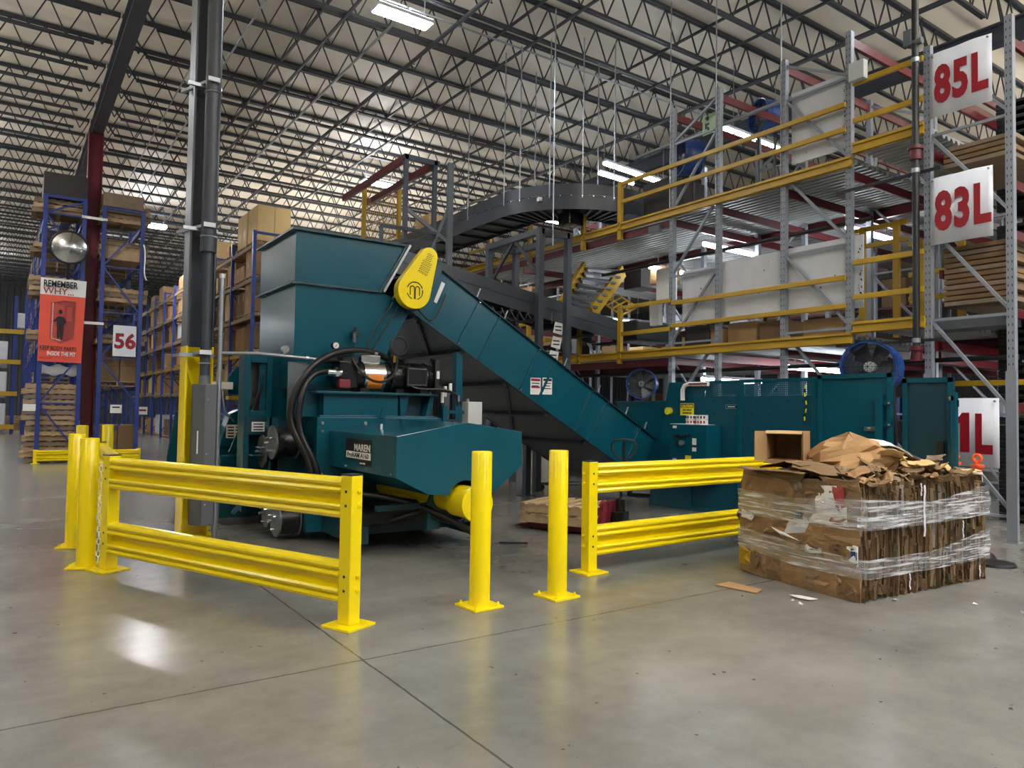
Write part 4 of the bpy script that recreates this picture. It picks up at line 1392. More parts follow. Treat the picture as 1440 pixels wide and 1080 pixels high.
pallet((mid.x, mid.y, .095), 'lower wooden pallet riding on the red pallet jack forks', 'pallets on the jack', jrot).scale = (.85, .85, 1)
pallet((mid.x, mid.y, .23), 'upper wooden pallet of the two on the red pallet jack', 'pallets on the jack', jrot).scale = (.85, .85, 1)

# small cart behind the support leg
t = thing('stock_cart', 'thin black tube frame cart on casters behind the grey support leg', 'cart', (9.2, 10.9, 0))
b = MB()
b.tube([(8.6, 10.9, .14), (9.75, 10.8, .14), (9.75, 10.8, 1.05)], .016, 8).tube([(8.6, 11.4, .14), (9.75, 11.3, .14), (9.75, 11.3, 1.05)], .016, 8)
b.tube([(9.75, 10.8, 1.05), (9.75, 11.3, 1.05)], .016, 8).tube([(9.75, 10.8, .6), (9.75, 11.3, .6)], .012, 8).tube([(8.6, 10.9, .14), (8.6, 11.4, .14)], .016, 8).tube([(9.1, 10.86, .3), (9.75, 10.8, .3)], .012, 8)
b.build('frame', 'black', t, smooth=True)
for x, y in ((8.65, 10.9), (9.7, 10.82), (8.65, 11.38), (9.7, 11.3)):
    MB().cyl((x, y - .02, .06), (x, y + .02, .06), .06, 14).build('caster', 'black', t, smooth=True)
tag(MB().tube([at(702, 763, Z=.02), at(742, 764, Z=.02)], .012, 6).build('metal_rod', 'black', None), 'short dark metal rod lying on the floor behind the right bollard', 'rod')

# ------------------------------------------------------------------ cardboard bale
BA = V((5.87, 3.33, 0))
BBL = V((6.03, 4.66, 0))
BR = V((7.82, 3.2, 0))
BALE = thing('cardboard_bale', 'chest-high block of baled brown cardboard wrapped in clear film', 'bale', (6.8, 3.9, 0))
rb = random.Random(5)
eu = (BR - BA).normalized()        # along the right-hand (flake) face
ev = (BBL - BA).normalized()       # along the left-hand (panel) face
LU, LV, HT = (BR - BA).length, (BBL - BA).length, 1.0


def bp(u, v, z):
    return BA + eu * u + ev * v + V((0, 0, z))


b = MB()
pts = [bp(.03, .06, 0), bp(LU - .06, .06, 0), bp(LU - .06, LV - .01, 0), bp(.03, LV - .01, 0)]
b.prism(pts, (0, 0, HT - .06))
b.build('bale_core', 'card_dark', BALE)
# pressed sheets, edge on in the right face
b = MB()
u = 0.02
while u < LU:
    th = rb.uniform(.003, .007)
    ph = rb.uniform(0, 6)
    zb, zt = rb.uniform(0, .05) if u > .1 else rb.uniform(0, .02), HT + rb.uniform(-.1, .02)
    brk = sorted([zb, zt] + [rb.uniform(.1, .92) for _ in range(rb.choice((0, 1, 2, 2, 3)))])
    for za, zc in zip(brk[:-1], brk[1:]):
        n = 5
        pj = rb.uniform(-.014, .014)
        dv = rb.uniform(-.016, .022)
        fr, bk = [], []
        for i in range(n + 1):
            z = za + (zc - za) * i / n
            x = u + pj + .012 * sin(z * 8 + ph) + .01 * sin(z * 27 + ph * 2) + rb.uniform(-.007, .007)
            vv = dv + .008 * sin(z * 9 + ph) + rb.uniform(-.006, .006) + .05 * max(0, z - .85)
            fr.append((x, vv, z))
        P_ = []
        for x, vv, z in fr:
            P_ += [bp(x, vv, z), bp(x + th, vv + .004, z), bp(x + th, .12, z), bp(x, .12, z)]
        fs = []
        for i in range(n):
            o = i * 4
            for k in range(4):
                fs.append((o + k, o + (k + 1) % 4, o + 4 + (k + 1) % 4, o + 4 + k))
        fs += [(0, 1, 2, 3), (n * 4, n * 4 + 3, n * 4 + 2, n * 4 + 1)]
        b.poly(P_, fs)
    u += th + rb.uniform(.001, .008)
o = b.build('pressed_sheet', 'bale', BALE)
o['kind'] = 'stuff'
# right end face, same sheets flat
b = MB()
for i in range(14):
    a0 = rb.uniform(0, .7)
    z0 = rb.uniform(0, .6)
    b.prism([bp(LU - .05 + i * .003, a0, z0), bp(LU - .05 + i * .003, a0 + rb.uniform(.3, .6), z0 + rb.uniform(-.1, .1)), bp(LU - .04 + i * .003, a0 + .5, z0 + .4), bp(LU - .04 + i * .003, a0, z0 + .42)], eu * .006)
b.build('end_sheet', 'bale', BALE)


# panels on the left face: flattened carton walls, each with its own tilt
def panel(poly, lift, ms, name='carton_panel', tilt=0., th=.006, label=None):
    """poly in (v, z); lift = distance proud of the face"""
    if len(poly) > 3 and th > .003:
        ring = []
        for k in range(len(poly)):
            (v0, z0), (v1, z1) = poly[k], poly[(k + 1) % len(poly)]
            ring += [(v0, z0), ((v0 + v1) / 2 + rb.uniform(-.008, .008), max(0, (z0 + z1) / 2 + rb.uniform(-.008, .008)))]
        n = len(ring)
        cv, cz = sum(p[0] for p in poly) / len(poly) + rb.uniform(-.05, .05), sum(p[1] for p in poly) / len(poly) + rb.uniform(-.04, .04)
        pts = [bp(-lift - tilt * (z - .5) + rb.uniform(-.008, .008), v, z) for v, z in ring]
        mid_ = [bp(-lift + rb.uniform(-.02, .008), cv + (v - cv) * .5, cz + (z - cz) * .5) for v, z in ring]
        c_ = bp(-lift + rb.uniform(-.02, .006), cv, cz)
        P_ = pts + mid_ + [c_] + [p + eu * th for p in pts]
        fs = []
        for k in range(n):
            q = (k + 1) % n
            fs += [(k, q, n + q), (k, n + q, n + k), (n + k, n + q, 2 * n), (k, 2 * n + 1 + k, 2 * n + 1 + q, q)]
        fs.append(tuple(range(2 * n + 1, 3 * n + 1)))
        return MB().poly(P_, fs).build(name, ms, BALE, label=label)
    n = len(poly)
    pts = [bp(-lift - tilt * (z - .5) + rb.uniform(-.006, .006), v, z) for v, z in poly]
    return MB().prism(pts, -eu * th).build(name, ms, BALE, label=label)


pp = [([(0, .0), (.82, .0), (.84, .24), (.0, .3)], .005, 'card_crush'),
      ([(.82, .0), (1.08, .0), (1.0, .36), (.8, .25)], .0, 'card_dark'),
      ([(1.0, .0), (1.34, .03), (1.34, .38), (.95, .36)], .004, 'card_crush'),
      ([(0, .28), (.85, .22), (.86, .5), (.0, .5)], -.004, 'card_dark'),
      ([(.12, .36), (.62, .34), (.64, .56), (.1, .58)], .004, 'card_crush'),
      ([(.6, .34), (1.05, .36), (1.0, .6), (.62, .56)], -.002, 'card_dark'),
      ([(.0, .6), (.0, .47), (.55, .38), (.68, .46), (.6, .62)], .02, 'card_crush'),
      ([(.0, .72), (.0, .58), (.62, .6), (.58, .7)], .016, 'card_crush'),
      ([(1.0, .34), (1.34, .36), (1.35, .66), (1.02, .6)], .0, 'card_crush'),
      ([(.62, .56), (1.36, .56), (1.34, .82), (.6, .8)], .006, 'card_dark'),
      ([(.9, .52), (1.34, .6), (1.32, .72), (.95, .66)], .012, 'card_crush'),
      ([(.3, .7), (.95, .76), (.9, .98), (.42, .99)], .0, 'card_dark'),
      ([(.62, .78), (1.02, .8), (1.04, .99), (.8, 1.02)], .008, 'card_crush'),
      ([(.95, .76), (1.34, .74), (1.3, 1.0), (.98, 1.02)], .004, 'card_crush'),
      ([(0, .7), (.46, .74), (.4, .98), (.0, .94)], .002, 'card_dark'),
      ([(.62, .94), (1.28, .96), (1.3, 1.04), (.55, 1.02)], .02, 'card_dark'),
      ([(.0, .92), (.3, .94), (.42, 1.02), (.02, 1.0)], .012, 'card_crush')]
for poly, l, ms in pp:
    panel(poly, l, ms, tilt=rb.uniform(-.01, .01))
for k in range(34):
    v0, z0 = rb.uniform(.05, 1.2), rb.uniform(.05, .95)
    a0 = rb.uniform(0, 6.28)
    sx, sz = rb.uniform(.06, .2), rb.uniform(.04, .12)
    nn = rb.choice((4, 4, 5, 3))
    poly = [(min(1.34, max(0, v0 + sx * cos(a0 + 2 * pi * i / nn) * rb.uniform(.7, 1.2))), min(1.02, max(0, z0 + sz * sin(a0 + 2 * pi * i / nn) * rb.uniform(.7, 1.2)))) for i in range(nn)]
    panel(poly, .012 + .012 * rb.random(), rb.choice(('card_crush', 'card_dark', 'card_dark', 'card', 'wood_grey')), 'crushed_flap', tilt=rb.uniform(-.08, .08), th=.004)
panel([(.22, .95), (.46, .93), (.44, .72), (.3, .68), (.16, .76)], .024, 'paper', 'paper_scrap', label='white printed paper scrap')
panel([(.1, .62), (.5, .6), (.46, .68), (.12, .78)], .026, 'paper', 'paper_scrap', label='torn white and red paper')
panel([(.15, .95), (.26, .94), (.24, .76), (.14, .7)], .03, 'orange_dark', 'printed_scrap', label='scrap with red print')
panel([(.14, .7), (.2, .62), (.3, .63), (.27, .68)], .03, 'orange_dark', 'printed_scrap')
panel([(.55, .5), (.78, .46), (.72, .58), (.58, .66), (.5, .6)], .03, 'film_white', 'plastic_scrap', label='crumpled white and green plastic')
panel([(.56, .62), (.64, .6), (.62, .7), (.56, .68)], .036, 'teal_dark', 'plastic_scrap')
panel([(.78, .47), (.92, .5), (.8, .44), (.6, .42)], .034, 'paper', 'paper_scrap')
panel([(.38, .47), (.56, .45), (.56, .33), (.38, .35)], .012, 'paper', 'shipping_label', label='white shipping label')
for k in range(4):
    panel([(.4, .455 - k * .026), (.54, .44 - k * .026), (.54, .432 - k * .026), (.4, .447 - k * .026)], .019, 'ink', 'label_print', th=.001)
panel([(.02, .5), (.12, .5), (.13, .34), (.02, .3)], .014, 'paper', 'box_print', label='white blue and green box print')
panel([(.02, .42), (.125, .42), (.128, .36), (.02, .35)], .02, 'blue_fan', 'box_print', th=.002)
panel([(.02, .335), (.127, .35), (.127, .335), (.02, .31)], .02, 'teal', 'box_print', th=.002)
panel([(1.18, .1), (1.35, .08), (1.35, .27), (1.16, .24)], .012, 'yellow_rack', 'yellow_carton', label='crushed yellow carton')
panel([(.92, .56), (1.0, .57), (.98, .63), (.9, .61)], .022, 'paper', 'shipping_label')
panel([(1.18, .52), (1.32, .54), (1.3, .62), (1.14, .59)], .022, 'paper', 'shipping_label')
for k, (v0, z0) in enumerate(((.6, .5), (.12, .44), (.14, .4))):
    lettering(['AirPak', 'PULL', 'Made'][k], [.045, .02, .018][k], bp(-.03, v0 + [.11, .13, .12][k] * 0 + .1, z0), -ev, (0, 0, 1), 'carton_print', 'ink', BALE, .001, .001)
# bulging left end
for k, (z0, z1, r) in enumerate(((.42, .66, .06), (.1, .3, .03), (.66, .95, .03))):
    pts = [bp(.0 + r * .4 * sin(i * 1.3), LV - .02 + r * sin(pi * i / 6), z0 + (z1 - z0) * i / 6) for i in range(7)]
    MB().strip(pts, eu * .5 + V((0, 0, .02))).build('end_fold', 'card_dark', BALE, smooth=True)


# stretch film bands round the visible faces
def band(zs, name='stretch_film'):
    """zs: (s, z0, z1) along the wrap: s<0 is the left face (distance from the corner), s>0 the right face"""
    rows = 6
    pts = []
    for s, z0, z1 in zs:
        for j in range(rows + 1):
            z = z0 + (z1 - z0) * j / rows
            wob = .006 * sin(s * 17 + j * 2.1) + .004 * sin(s * 41 + j)
            if s <= 0:
                p = bp(-.05 - wob, -s, z)
            else:
                p = bp(s, -.05 - wob, z)
            pts.append(p)
    n = rows + 1
    fs = [(i * n + j, i * n + j + 1, (i + 1) * n + j + 1, (i + 1) * n + j) for i in range(len(zs) - 1) for j in range(rows)]
    return MB().poly(pts, fs).build(name, 'film', BALE, smooth=True, label='clear stretch film')


def lin(keys, n=46):
    out = []
    for i in range(n + 1):
        s = keys[0][0] + (keys[-1][0] - keys[0][0]) * i / n
        for a, c in zip(keys[:-1], keys[1:]):
            if a[0] <= s <= c[0]:
                k = (s - a[0]) / (c[0] - a[0])
                out.append((s, a[1] + (c[1] - a[1]) * k, a[2] + (c[2] - a[2]) * k))
                break
    return out


band(lin([(-1.33, .58, .82), (-.7, .58, .8), (0, .6, .86), (1.0, .6, .8), (1.96, .63, .92)]))
band(lin([(-1.33, .26, .46), (-.7, .2, .4), (0, .2, .36), (1.0, .2, .36), (1.96, .22, .5)]))
band(lin([(.0, .62, .72), (1.0, .62, .71), (1.96, .66, .8)]))
# loose things on top of the bale
tz = HT
OB = thing('open_carton', 'open brown carton lying on its side on the bale, mouth to the camera', 'carton', (6.55, 4.4, 1.0), 'loose cardboard on the bale')
c0, c1 = at(1078, 608, X=6.25), at(1139, 645, X=6.25)
# mouth rectangle in a plane facing the camera; box depth goes back
yw0, yw1 = c0.y, c1.y
z0, z1 = 1.035, c0.z
mx = 6.2
dpt = .5
dv = V((.97, .24, 0)).normalized()
w2 = V((.42, -.9, 0)).normalized()
o0 = at(1077, 640, X=6.22)
wdt, hgt = .34, .29


def cb(a, d, z):
    return V((o0.x, o0.y, 1.1)) + w2 * a + V((w2.y * -1, w2.x, 0)) * d + V((0, 0, z))


b = MB()
tk = .008
for a0, a1, za, zb in ((0, wdt, 0, tk), (0, wdt, hgt - tk, hgt), (0, tk, tk, hgt - tk), (wdt - tk, wdt, tk, hgt - tk)):
    b.prism([cb(a0, 0, za), cb(a1, 0, za), cb(a1, 0, zb), cb(a0, 0, zb)], V((w2.y * -1, w2.x, 0)) * dpt)
b.prism([cb(0, dpt, 0), cb(wdt, dpt, 0), cb(wdt, dpt, hgt), cb(0, dpt, hgt)], V((w2.y * -1, w2.x, 0)) * tk)
b.build('carton_body', 'card', OB)
fw = V((w2.y * 1, -w2.x, 0))
MB().prism([cb(0, 0, 0), cb(0, 0, hgt), cb(0, 0, hgt) + fw * .1 - w2 * .09, cb(0, 0, 0) + fw * .1 - w2 * .09], w2 * .006).build('side_flap', 'card', OB)
MB().prism([cb(0, 0, hgt), cb(wdt, 0, hgt), cb(wdt, 0, hgt) + fw * .02 + V((0, 0, -.025)), cb(0, 0, hgt) + fw * .02 + V((0, 0, -.025))], (0, 0, .006)).build('top_flap', 'card_light', OB)
MB().prism([cb(0, 0, 0), cb(wdt, 0, 0), cb(wdt, 0, 0) + fw * .12 + V((0, 0, -.02)), cb(0, 0, 0) + fw * .12 + V((0, 0, -.02))], (0, 0, .006)).build('bottom_flap', 'card_dark', OB)
MB().prism([cb(wdt, 0, 0), cb(wdt, 0, hgt), cb(wdt, 0, hgt) + fw * .05 + w2 * .01, cb(wdt, 0, 0) + fw * .05 + w2 * .01], w2 * .006).build('side_flap', 'card_dark', OB)


def crumple(c, sx, sy, sz, seed, ms, name, label, cat, nu=18, nv=10, group=None):
    """crumpled sheet lump resting at c"""
    r_ = random.Random(seed)
    pts, fs = [], []
    ph = [r_.uniform(0, 6) for _ in range(8)]
    for i in range(nu):
        for j in range(nv + 1):
            a = 2 * pi * i / nu
            t_ = j / nv
            rad = (1 - t_ ** 2.2) ** .5 if j < nv else 0.02
            k = 1 + .16 * sin(3 * a + ph[0] + 4 * t_) + .1 * sin(5 * a + ph[1] - 6 * t_) + r_.uniform(-.13, .13)
            z = sz * (t_ ** .8) * (1 + .15 * sin(2 * a + ph[2]))
            pts.append(V(c) + V((sx * rad * k * cos(a), sy * rad * k * sin(a), z)))
    n = nv + 1
    for i in range(nu):
        for j in range(nv):
            a0, a1 = i * n + j, ((i + 1) % nu) * n + j
            fs += [(a0, a1, a1 + 1), (a0, a1 + 1, a0 + 1)]
    return tag(MB().poly(pts, fs).build(name, ms, None), label, cat, group)


q = at(1190, 650, Z=1.05)
crumple((6.62, 3.88, .99), .3, .4, .36, 11, 'kraft_paper', 'kraft_paper_bag', 'big crumpled kraft paper bag on top of the bale beside the open carton', 'paper bag', 13, 6)
crumple((6.3, 4.02, .99), .1, .14, .1, 5, 'film_white', 'plastic_film', 'crumpled clear plastic between the open carton and the paper bag', 'plastic film')


def loose(i, u, v, z, su, sv, ms, rx, ry, rz, label, bend=.04, name='cardboard_sheet'):
    """a torn, bent sheet lying on the bale"""
    r_ = random.Random(100 + i)
    nu, nv = 8, 5
    top = []
    for a in range(nu + 1):
        for c in range(nv + 1):
            x = (a / nu - .5) * su * (1 + .12 * sin(c * 1.7 + i))
            y = (c / nv - .5) * sv * (1 + .12 * sin(a * 1.3 + i))
            h = bend * sin(a / nu * 5 + i) + .5 * bend * sin(c / nv * 4 + i * 2) + r_.uniform(-.004, .004)
            top.append(V((x, y, h)))
    rot = Matrix.Rotation(rz, 3, 'Z') @ Matrix.Rotation(rx, 3, 'X') @ Matrix.Rotation(ry, 3, 'Y')
    nn = (nu + 1) * (nv + 1)
    c0_ = bp(u, v, z)
    pts = [c0_ + rot @ p for p in top] + [c0_ + rot @ (p - V((0, 0, .006))) for p in top]
    m_ = nv + 1
    fs = []
    for a in range(nu):
        for c in range(nv):
            k = a * m_ + c
            fs += [(k, k + m_, k + m_ + 1, k + 1), (nn + k, nn + k + 1, nn + k + m_ + 1, nn + k + m_)]
    edge = [a * m_ for a in range(nu + 1)] + [nu * m_ + c for c in range(1, nv + 1)] + [a * m_ + nv for a in range(nu - 1, -1, -1)] + [c for c in range(nv - 1, 0, -1)]
    for k in range(len(edge)):
        a, c = edge[k], edge[(k + 1) % len(edge)]
        fs.append((a, c, nn + c, nn + a))
    return tag(MB().poly(pts, fs).build(name, ms, None), label, 'cardboard', 'loose cardboard on the bale')


G = 'torn brown cardboard sheet in the loose layer along the top of the bale'
shs = []
rl = random.Random(21)
for i in range(120):
    u_ = rl.uniform(.05, LU - .1)
    v_ = rl.uniform(.0, LV * .75) if i > 20 else rl.uniform(-.04, .2)
    z_ = HT + rl.uniform(-.03, .05) + rl.uniform(.3, 1) * .22 * max(0, 1 - abs(u_ - .9) / .9) * (v_ > .12)
    loose(i, u_, v_, z_, rl.uniform(.07, .24), rl.uniform(.05, .17), rl.choice(['card', 'card_dark', 'card_dark', 'card', 'card_light', 'wood_grey', 'card_dark']),
          R(rl.uniform(-24, 24)), R(rl.uniform(-22, 22)), rl.uniform(0, 6.28), G, rl.uniform(.008, .03))
for i, (u_, v_, z_, su, sv, ms, ry, rz, lb) in enumerate((
        (1.0, .4, 1.27, .5, .2, 'paper', 16, -.5, 'bent white board sheet lying on the middle of the bale top'),
        (1.22, .45, 1.22, .5, .24, 'guard_plate', 12, -.3, 'grey board sheet beside the bent white board on the bale'),
        (1.45, .5, 1.16, .6, .3, 'card', 9, -.2, 'long brown flap sloping to the right end of the bale top'),
        (1.68, .4, 1.08, .55, .22, 'card_dark', 11, -.1, 'dark brown flap reaching over the right end of the bale'),
        (.8, .22, 1.2, .34, .2, 'card_light', 14, .4, 'pale folded flap next to the paper bag on the bale'),
        (1.1, .14, 1.13, .3, .22, 'card_light', 8, .9, 'pale torn flap near the front edge of the bale top'),
        (.25, .5, 1.07, .55, .5, 'card_dark', 3, .2, 'large dark flap under the open carton'),
        (.3, .85, 1.07, .6, .5, 'card_dark', 4, 1.2, 'second dark flap under the open carton'),
        (.1, .9, 1.01, .5, .6, 'card_dark', 2, .1, 'large dark flap at the left end of the bale top'))):
    loose(200 + i, u_, v_, z_, su, sv, ms, R(4), R(ry), rz, lb, .03)
# strips of white plastic on the flake face
for k, (u_, z0, z1) in enumerate(((.82, .5, .95), (1.46, .44, .6), (.6, .06, .2), (.78, .86, .97), (1.75, .05, .16))):
    pts = [bp(u_ + .006 * sin(i * 1.1 + k), -.055 - .004 * (i % 2), z0 + (z1 - z0) * i / 8) for i in range(9)]
    MB().strip(pts, eu * (.018 if k != 0 else .03)).build('plastic_strip', 'film_white', BALE)

# things on the floor round the bale
a = [at(x, y, Z=.004) for x, y in ((1005, 823), (1026, 819), (1072, 830), (1064, 835))]
tag(MB().prism(a, (0, 0, .008)).build('cardboard_strip', 'card', None), 'flat strip of cardboard lying on the floor left of the bale', 'cardboard')
rl = random.Random(3)
lit = []
for i, (x, y) in enumerate(((1124, 848), (1126, 851), (1115, 845), (1258, 845), (1372, 849), (1437, 862), (1112, 838), (1440, 640))):
    if i == 7:
        continue
    p = at(x, y, Z=.01)
    r_ = rl.uniform(.012, .03)
    b = MB()
    b.poly([p + V((r_ * rl.uniform(-1, 1), r_ * rl.uniform(-1, 1), r_ * rl.uniform(-.3, .8))) for _ in range(6)], [(0, 1, 2), (2, 3, 4), (4, 5, 0), (1, 3, 5), (0, 2, 4)])
    o = b.build('paper_scrap', 'paper', None)
    tag(o, 'tiny white paper scrap on the floor near the bale', 'paper scrap', 'paper scraps on the floor')
a = [at(x, y, Z=.012) for x, y in ((1110, 837), (1125, 838), (1140, 841), (1150, 843), (1138, 844), (1122, 841))]
tag(MB().prism(a, (0, 0, .006)).build('paper_strip', 'paper', None), 'white torn strip at the foot of the bale front', 'paper scrap')
p = at(1398, 795, Z=0)
t = tag(MB().cyl((p.x + .02, p.y, 0), (p.x + .02, p.y, .03), .2, 24, .19).build('rubber_base', 'black', None, smooth=True, bevel=.004), 'black rubber base showing right of the bale', 'base')
# delineators
def delineator(loc, label):
    t = thing('delineator_post', label, 'delineator', loc, 'orange delineators', local=True)
    MB().cyl((0, 0, .0), (0, 0, .05), .18, 24, .15).build('base', 'black', t, smooth=True)
    MB().cyl((0, 0, .05), (0, 0, 1.02), .05, 18, .045).build('post', 'orange', t, smooth=True)
    for z in (.62, .84):
        MB().cyl((0, 0, z), (0, 0, z + .11), .051, 18).build('reflective_band', 'paper', t, smooth=True)
    MB().cyl((0, 0, 1.0), (0, 0, 1.03), .07, 18).cyl((0, 0, 1.03), (0, 0, 1.06), .02, 10).build('cap', 'orange', t, smooth=True)
    MB().tube(arc((0, 0, 1.1), .04, 0, 2 * pi, 16, V((0, 1, 0))), .018, 8).build('handle', 'orange', t, smooth=True)
    return t


p = at(1377, 700, X=9.3)
dl = delineator((8.95, 3.73, 0), 'orange and white delineator post right of the bale, below the lowest white sign')
dup(dl, (9.3, 4.12, 0), 0, 'orange delineator post mostly hidden behind the bale, left of its twin')
# ------------------------------------------------------------------ grey rack frames of the pick module
def upright_frame(loc, ya, yb, top, label, down='right', group='grey rack upright frames', full=True):
    """two punched posts joined by braces, in a plane X = const (local y runs along the frame)"""
    t = thing('rack_upright_frame', label, 'rack frame', loc, group)
    x = loc[0]
    for y in (ya, yb):
        p = MB().box(x - .045, x + .045, y - .045, y - .037, .01, top).box(x - .045, x + .045, y + .037, y + .045, .01, top).box(x - .045, x - .038, y - .037, y + .037, .01, top).build('post', 'rack_grey', t)
        if full:
            b = MB()
            z = .12
            while z < top - .05:
                b.box(x - .047, x - .0455, y - .028, y - .018, z, z + .03).box(x - .047, x - .0455, y + .018, y + .028, z, z + .03)
                z += .1
            b.build('slot_holes', 'ink', p)
        MB().box(x - .09, x + .09, y - .08, y + .08, 0, .01).build('foot_plate', 'rack_grey', t)
        if full:
            MB().box(x - .055, x - .046, y - .06, y + .06, .0, 2.15).build('post_guard', 'rack_grey', t)
    z = .35
    k = 0
    while z < top - .3:
        z2 = min(z + 1.28, top - .1)
        a, c = ((x, yb, z2), (x, ya, z)) if down == 'right' else ((x, ya, z2), (x, yb, z))
        MB().bar(a, c, .04, .045, (1, 0, 0)).build('diagonal_brace', 'rack_grey', t)
        MB().bar((x, ya, z - .03), (x, yb, z - .03), .035, .035).build('horizontal_brace', 'rack_grey', t)
        z = z2
        k += 1
    return t


FR = [(3.92, 4.92, 6.72, 'right', 'carrying the three big white aisle signs'), (6.07, 7.2, 7.42, 'right', 'between the two stretches of white panels'), (8.54, 9.64, 7.42, 'left', 'nearest to the small blue fan')]
for ya, yb, top, dn, lb in FR:
    upright_frame((10.4, (ya + yb) / 2, 0), ya, yb, top, 'tall grey punched rack frame ' + lb, dn)
    upright_frame((13.0, (ya + yb) / 2, 0), ya, yb, top, 'second-row grey rack frame behind the one ' + lb, dn, full=False)
    upright_frame((15.6, (ya + yb) / 2, 0), ya, yb, top, 'third-row grey rack frame deep behind the one ' + lb, dn, full=False)
upright_frame((13.0, 11.6, 0), 11.1, 12.1, 7.2, 'grey rack frame beside the grey stair', 'right', full=False)
upright_frame((15.6, 14.2, 0), 13.7, 14.7, 7.2, 'grey rack frame beyond the stair', 'right', full=False)
upright_frame((13.0, 15.2, 0), 14.7, 15.7, 7.2, 'grey rack frame behind the curved conveyor', 'right', full=False)


# red beams along X between the frames
def red_beam(y, z, x0=10.45, x1=18.2, h=.12, label=None):
    t = tag(MB().box(x0, x1, y - .025, y + .025, z - h, z).build('rack_beam', 'red_steel', None, bevel=.006), label, 'rack beam', 'red rack beams')
    return t


for y, where in ((4.92, 'at the left post of the sign frame'), (6.07, 'at the right post of the middle frame'), (7.2, 'at the left post of the middle frame'), (8.54, 'at the right post of the frame by the blue fan'), (9.64, 'at the left post of the frame by the blue fan')):
    for z, hw in ((7.34, 'topmost red beam'), (5.28, 'red beam under the upper deck'), (2.62, 'red beam under the lower deck')):
        if y < 5 and z > 7:
            z = 6.5
        red_beam(y, z, h=.14, label='%s running into the racks %s' % (hw, where))
for z, hw in ((6.45, 'highest'), (4.6, 'upper middle'), (3.95, 'middle'), (2.95, 'lower middle'), (1.75, 'lowest')):
    red_beam(3.92, z, 10.45, 16, .12, '%s red beam at the right edge of the picture, right of the sign frame' % hw)
    red_beam(4.86, z - .35, 10.6, 16, .12, '%s red beam behind the white aisle signs' % hw)
for y, z, lb in ((13.7, 4.9, 'red beam above the stair'), (14.7, 3.6, 'red beam behind the dark sloping conveyor'), (13.0, 2.9, 'red beam low behind the conveyors'), (15.6, 6.9, 'red beam behind the curved conveyor')):
    red_beam(y, z, 9.8, 18, .14, lb)


# decks: corrugated sheet, yellow edge, red joists
def deck(y0, y1, z, x0, x1, label):
    t = thing('mezzanine_deck', label, 'deck', (x0, y0, z), 'mezzanine decks')
    b = MB()
    n = int((x1 - x0) / .15)
    prof = []
    for i in range(n):
        x = x0 + .05 + i * .15
        prof += [(x, z - .07), (x + .05, z - .07), (x + .075, z - .02), (x + .125, z - .02)]
    b.prism([(x, y0, q) for x, q in prof] + [(x1, y0, z), (x0 + .05, y0, z)], (0, y1 - y0, 0))
    b.build('corrugated_sheet', 'deck', t)
    b = MB()
    b.box(x0 - .06, x0 - .03, y0, y1, z - .14, z + .03).box(x0 - .09, x0 - .06, y0, y1, z - .13, z - .1).box(x0 - .09, x0 - .06, y0, y1, z - .01, z + .03)
    b.build('edge_beam', 'yellow_rack', t, label='yellow edge beam')
    if y1 > 12:
        MB().box(x0 + .02, x0 + .1, 9.7, y1, z - .3, z - .16).build('edge_joist', 'red_steel', t)
    MB().box(x0 + 2.7, x0 + 2.78, y0, y1, z - .25, z - .075).build('deck_joist', 'red_steel', t)
    return t


deck(6.0, 17.5, 5.44, 10.38, 18, 'upper mezzanine deck with yellow edge behind the grey frames')
deck(4.95, 5.98, 5.62, 10.38, 16, 'short raised deck with yellow edge left of the white sign numbered 83')
deck(6.0, 17.5, 2.77, 10.38, 18, 'lower mezzanine deck with yellow edge above the teal enclosure')
deck(4.95, 5.98, 2.92, 10.38, 16, 'short lower deck with yellow edge above the large blue fan')


# handrails
def handrail(posts, z0, rails, y0, y1, label, x=10.33, h=.08):
    t = thing('handrail', label, 'handrail', (x, y0, z0), 'yellow handrails')
    for y, za, zb in posts:
        MB().box(x - .04, x + .04, y - .05, y + .05, za, zb).build('post', 'yellow_rack', t, bevel=.006)
    for z in rails:
        MB().box(x - .02, x + .03, y0, y1, z - h, z).build('rail', 'yellow_rack', t, bevel=.008)
    return t


handrail([(11.03, 5.12, 6.33)], 5.44, (6.33, 5.95), 6.1, 11.07, 'yellow handrail of the upper deck ending in a post at the curved conveyor')
handrail([], 5.7, (6.6, 6.03), 4.96, 5.98, 'yellow rail pair left of the white sign numbered 85')
handrail([(11.0, 2.55, 3.74)], 2.77, (3.74, 3.2), 9.62, 11.04, 'yellow handrail of the lower deck above the small blue fan')
handrail([], 2.8, (3.68,), 6.1, 9.6, 'yellow rail across the middle of the white panels')
handrail([], 2.8, (3.25,), 6.1, 9.6, 'yellow rail along the foot of the white panels')
handrail([], 2.9, (3.88, 3.36), 4.96, 5.98, 'yellow rail pair left of the white sign numbered 83, lower level')
handrail([(12.3, 2.6, 3.7), (14.2, 2.6, 3.7)], 2.8, (3.7, 3.25), 12.2, 17, 'yellow handrail low behind the dark sloping conveyor')
handrail([(12.2, 5.1, 5.9), (14.2, 5.1, 6.3), (16, 5.1, 6.3)], 5.44, (6.3, 5.9), 13.9, 17, 'yellow handrail under the curved conveyor')
handrail([(5.2, 3.0, 4.4), (5.8, 3.0, 4.4)], 3.0, (4.4, 3.9, 3.5), 5.0, 6.0, 'yellow gate rails inside the lower level left of the sign frame', x=12.0)
handrail([(6.4, 2.9, 4.9), (7.0, 2.9, 4.9)], 2.9, (4.9, 4.6, 4.35), 6.2, 7.2, 'yellow ladder rails behind the lower white panel top', x=12.4)
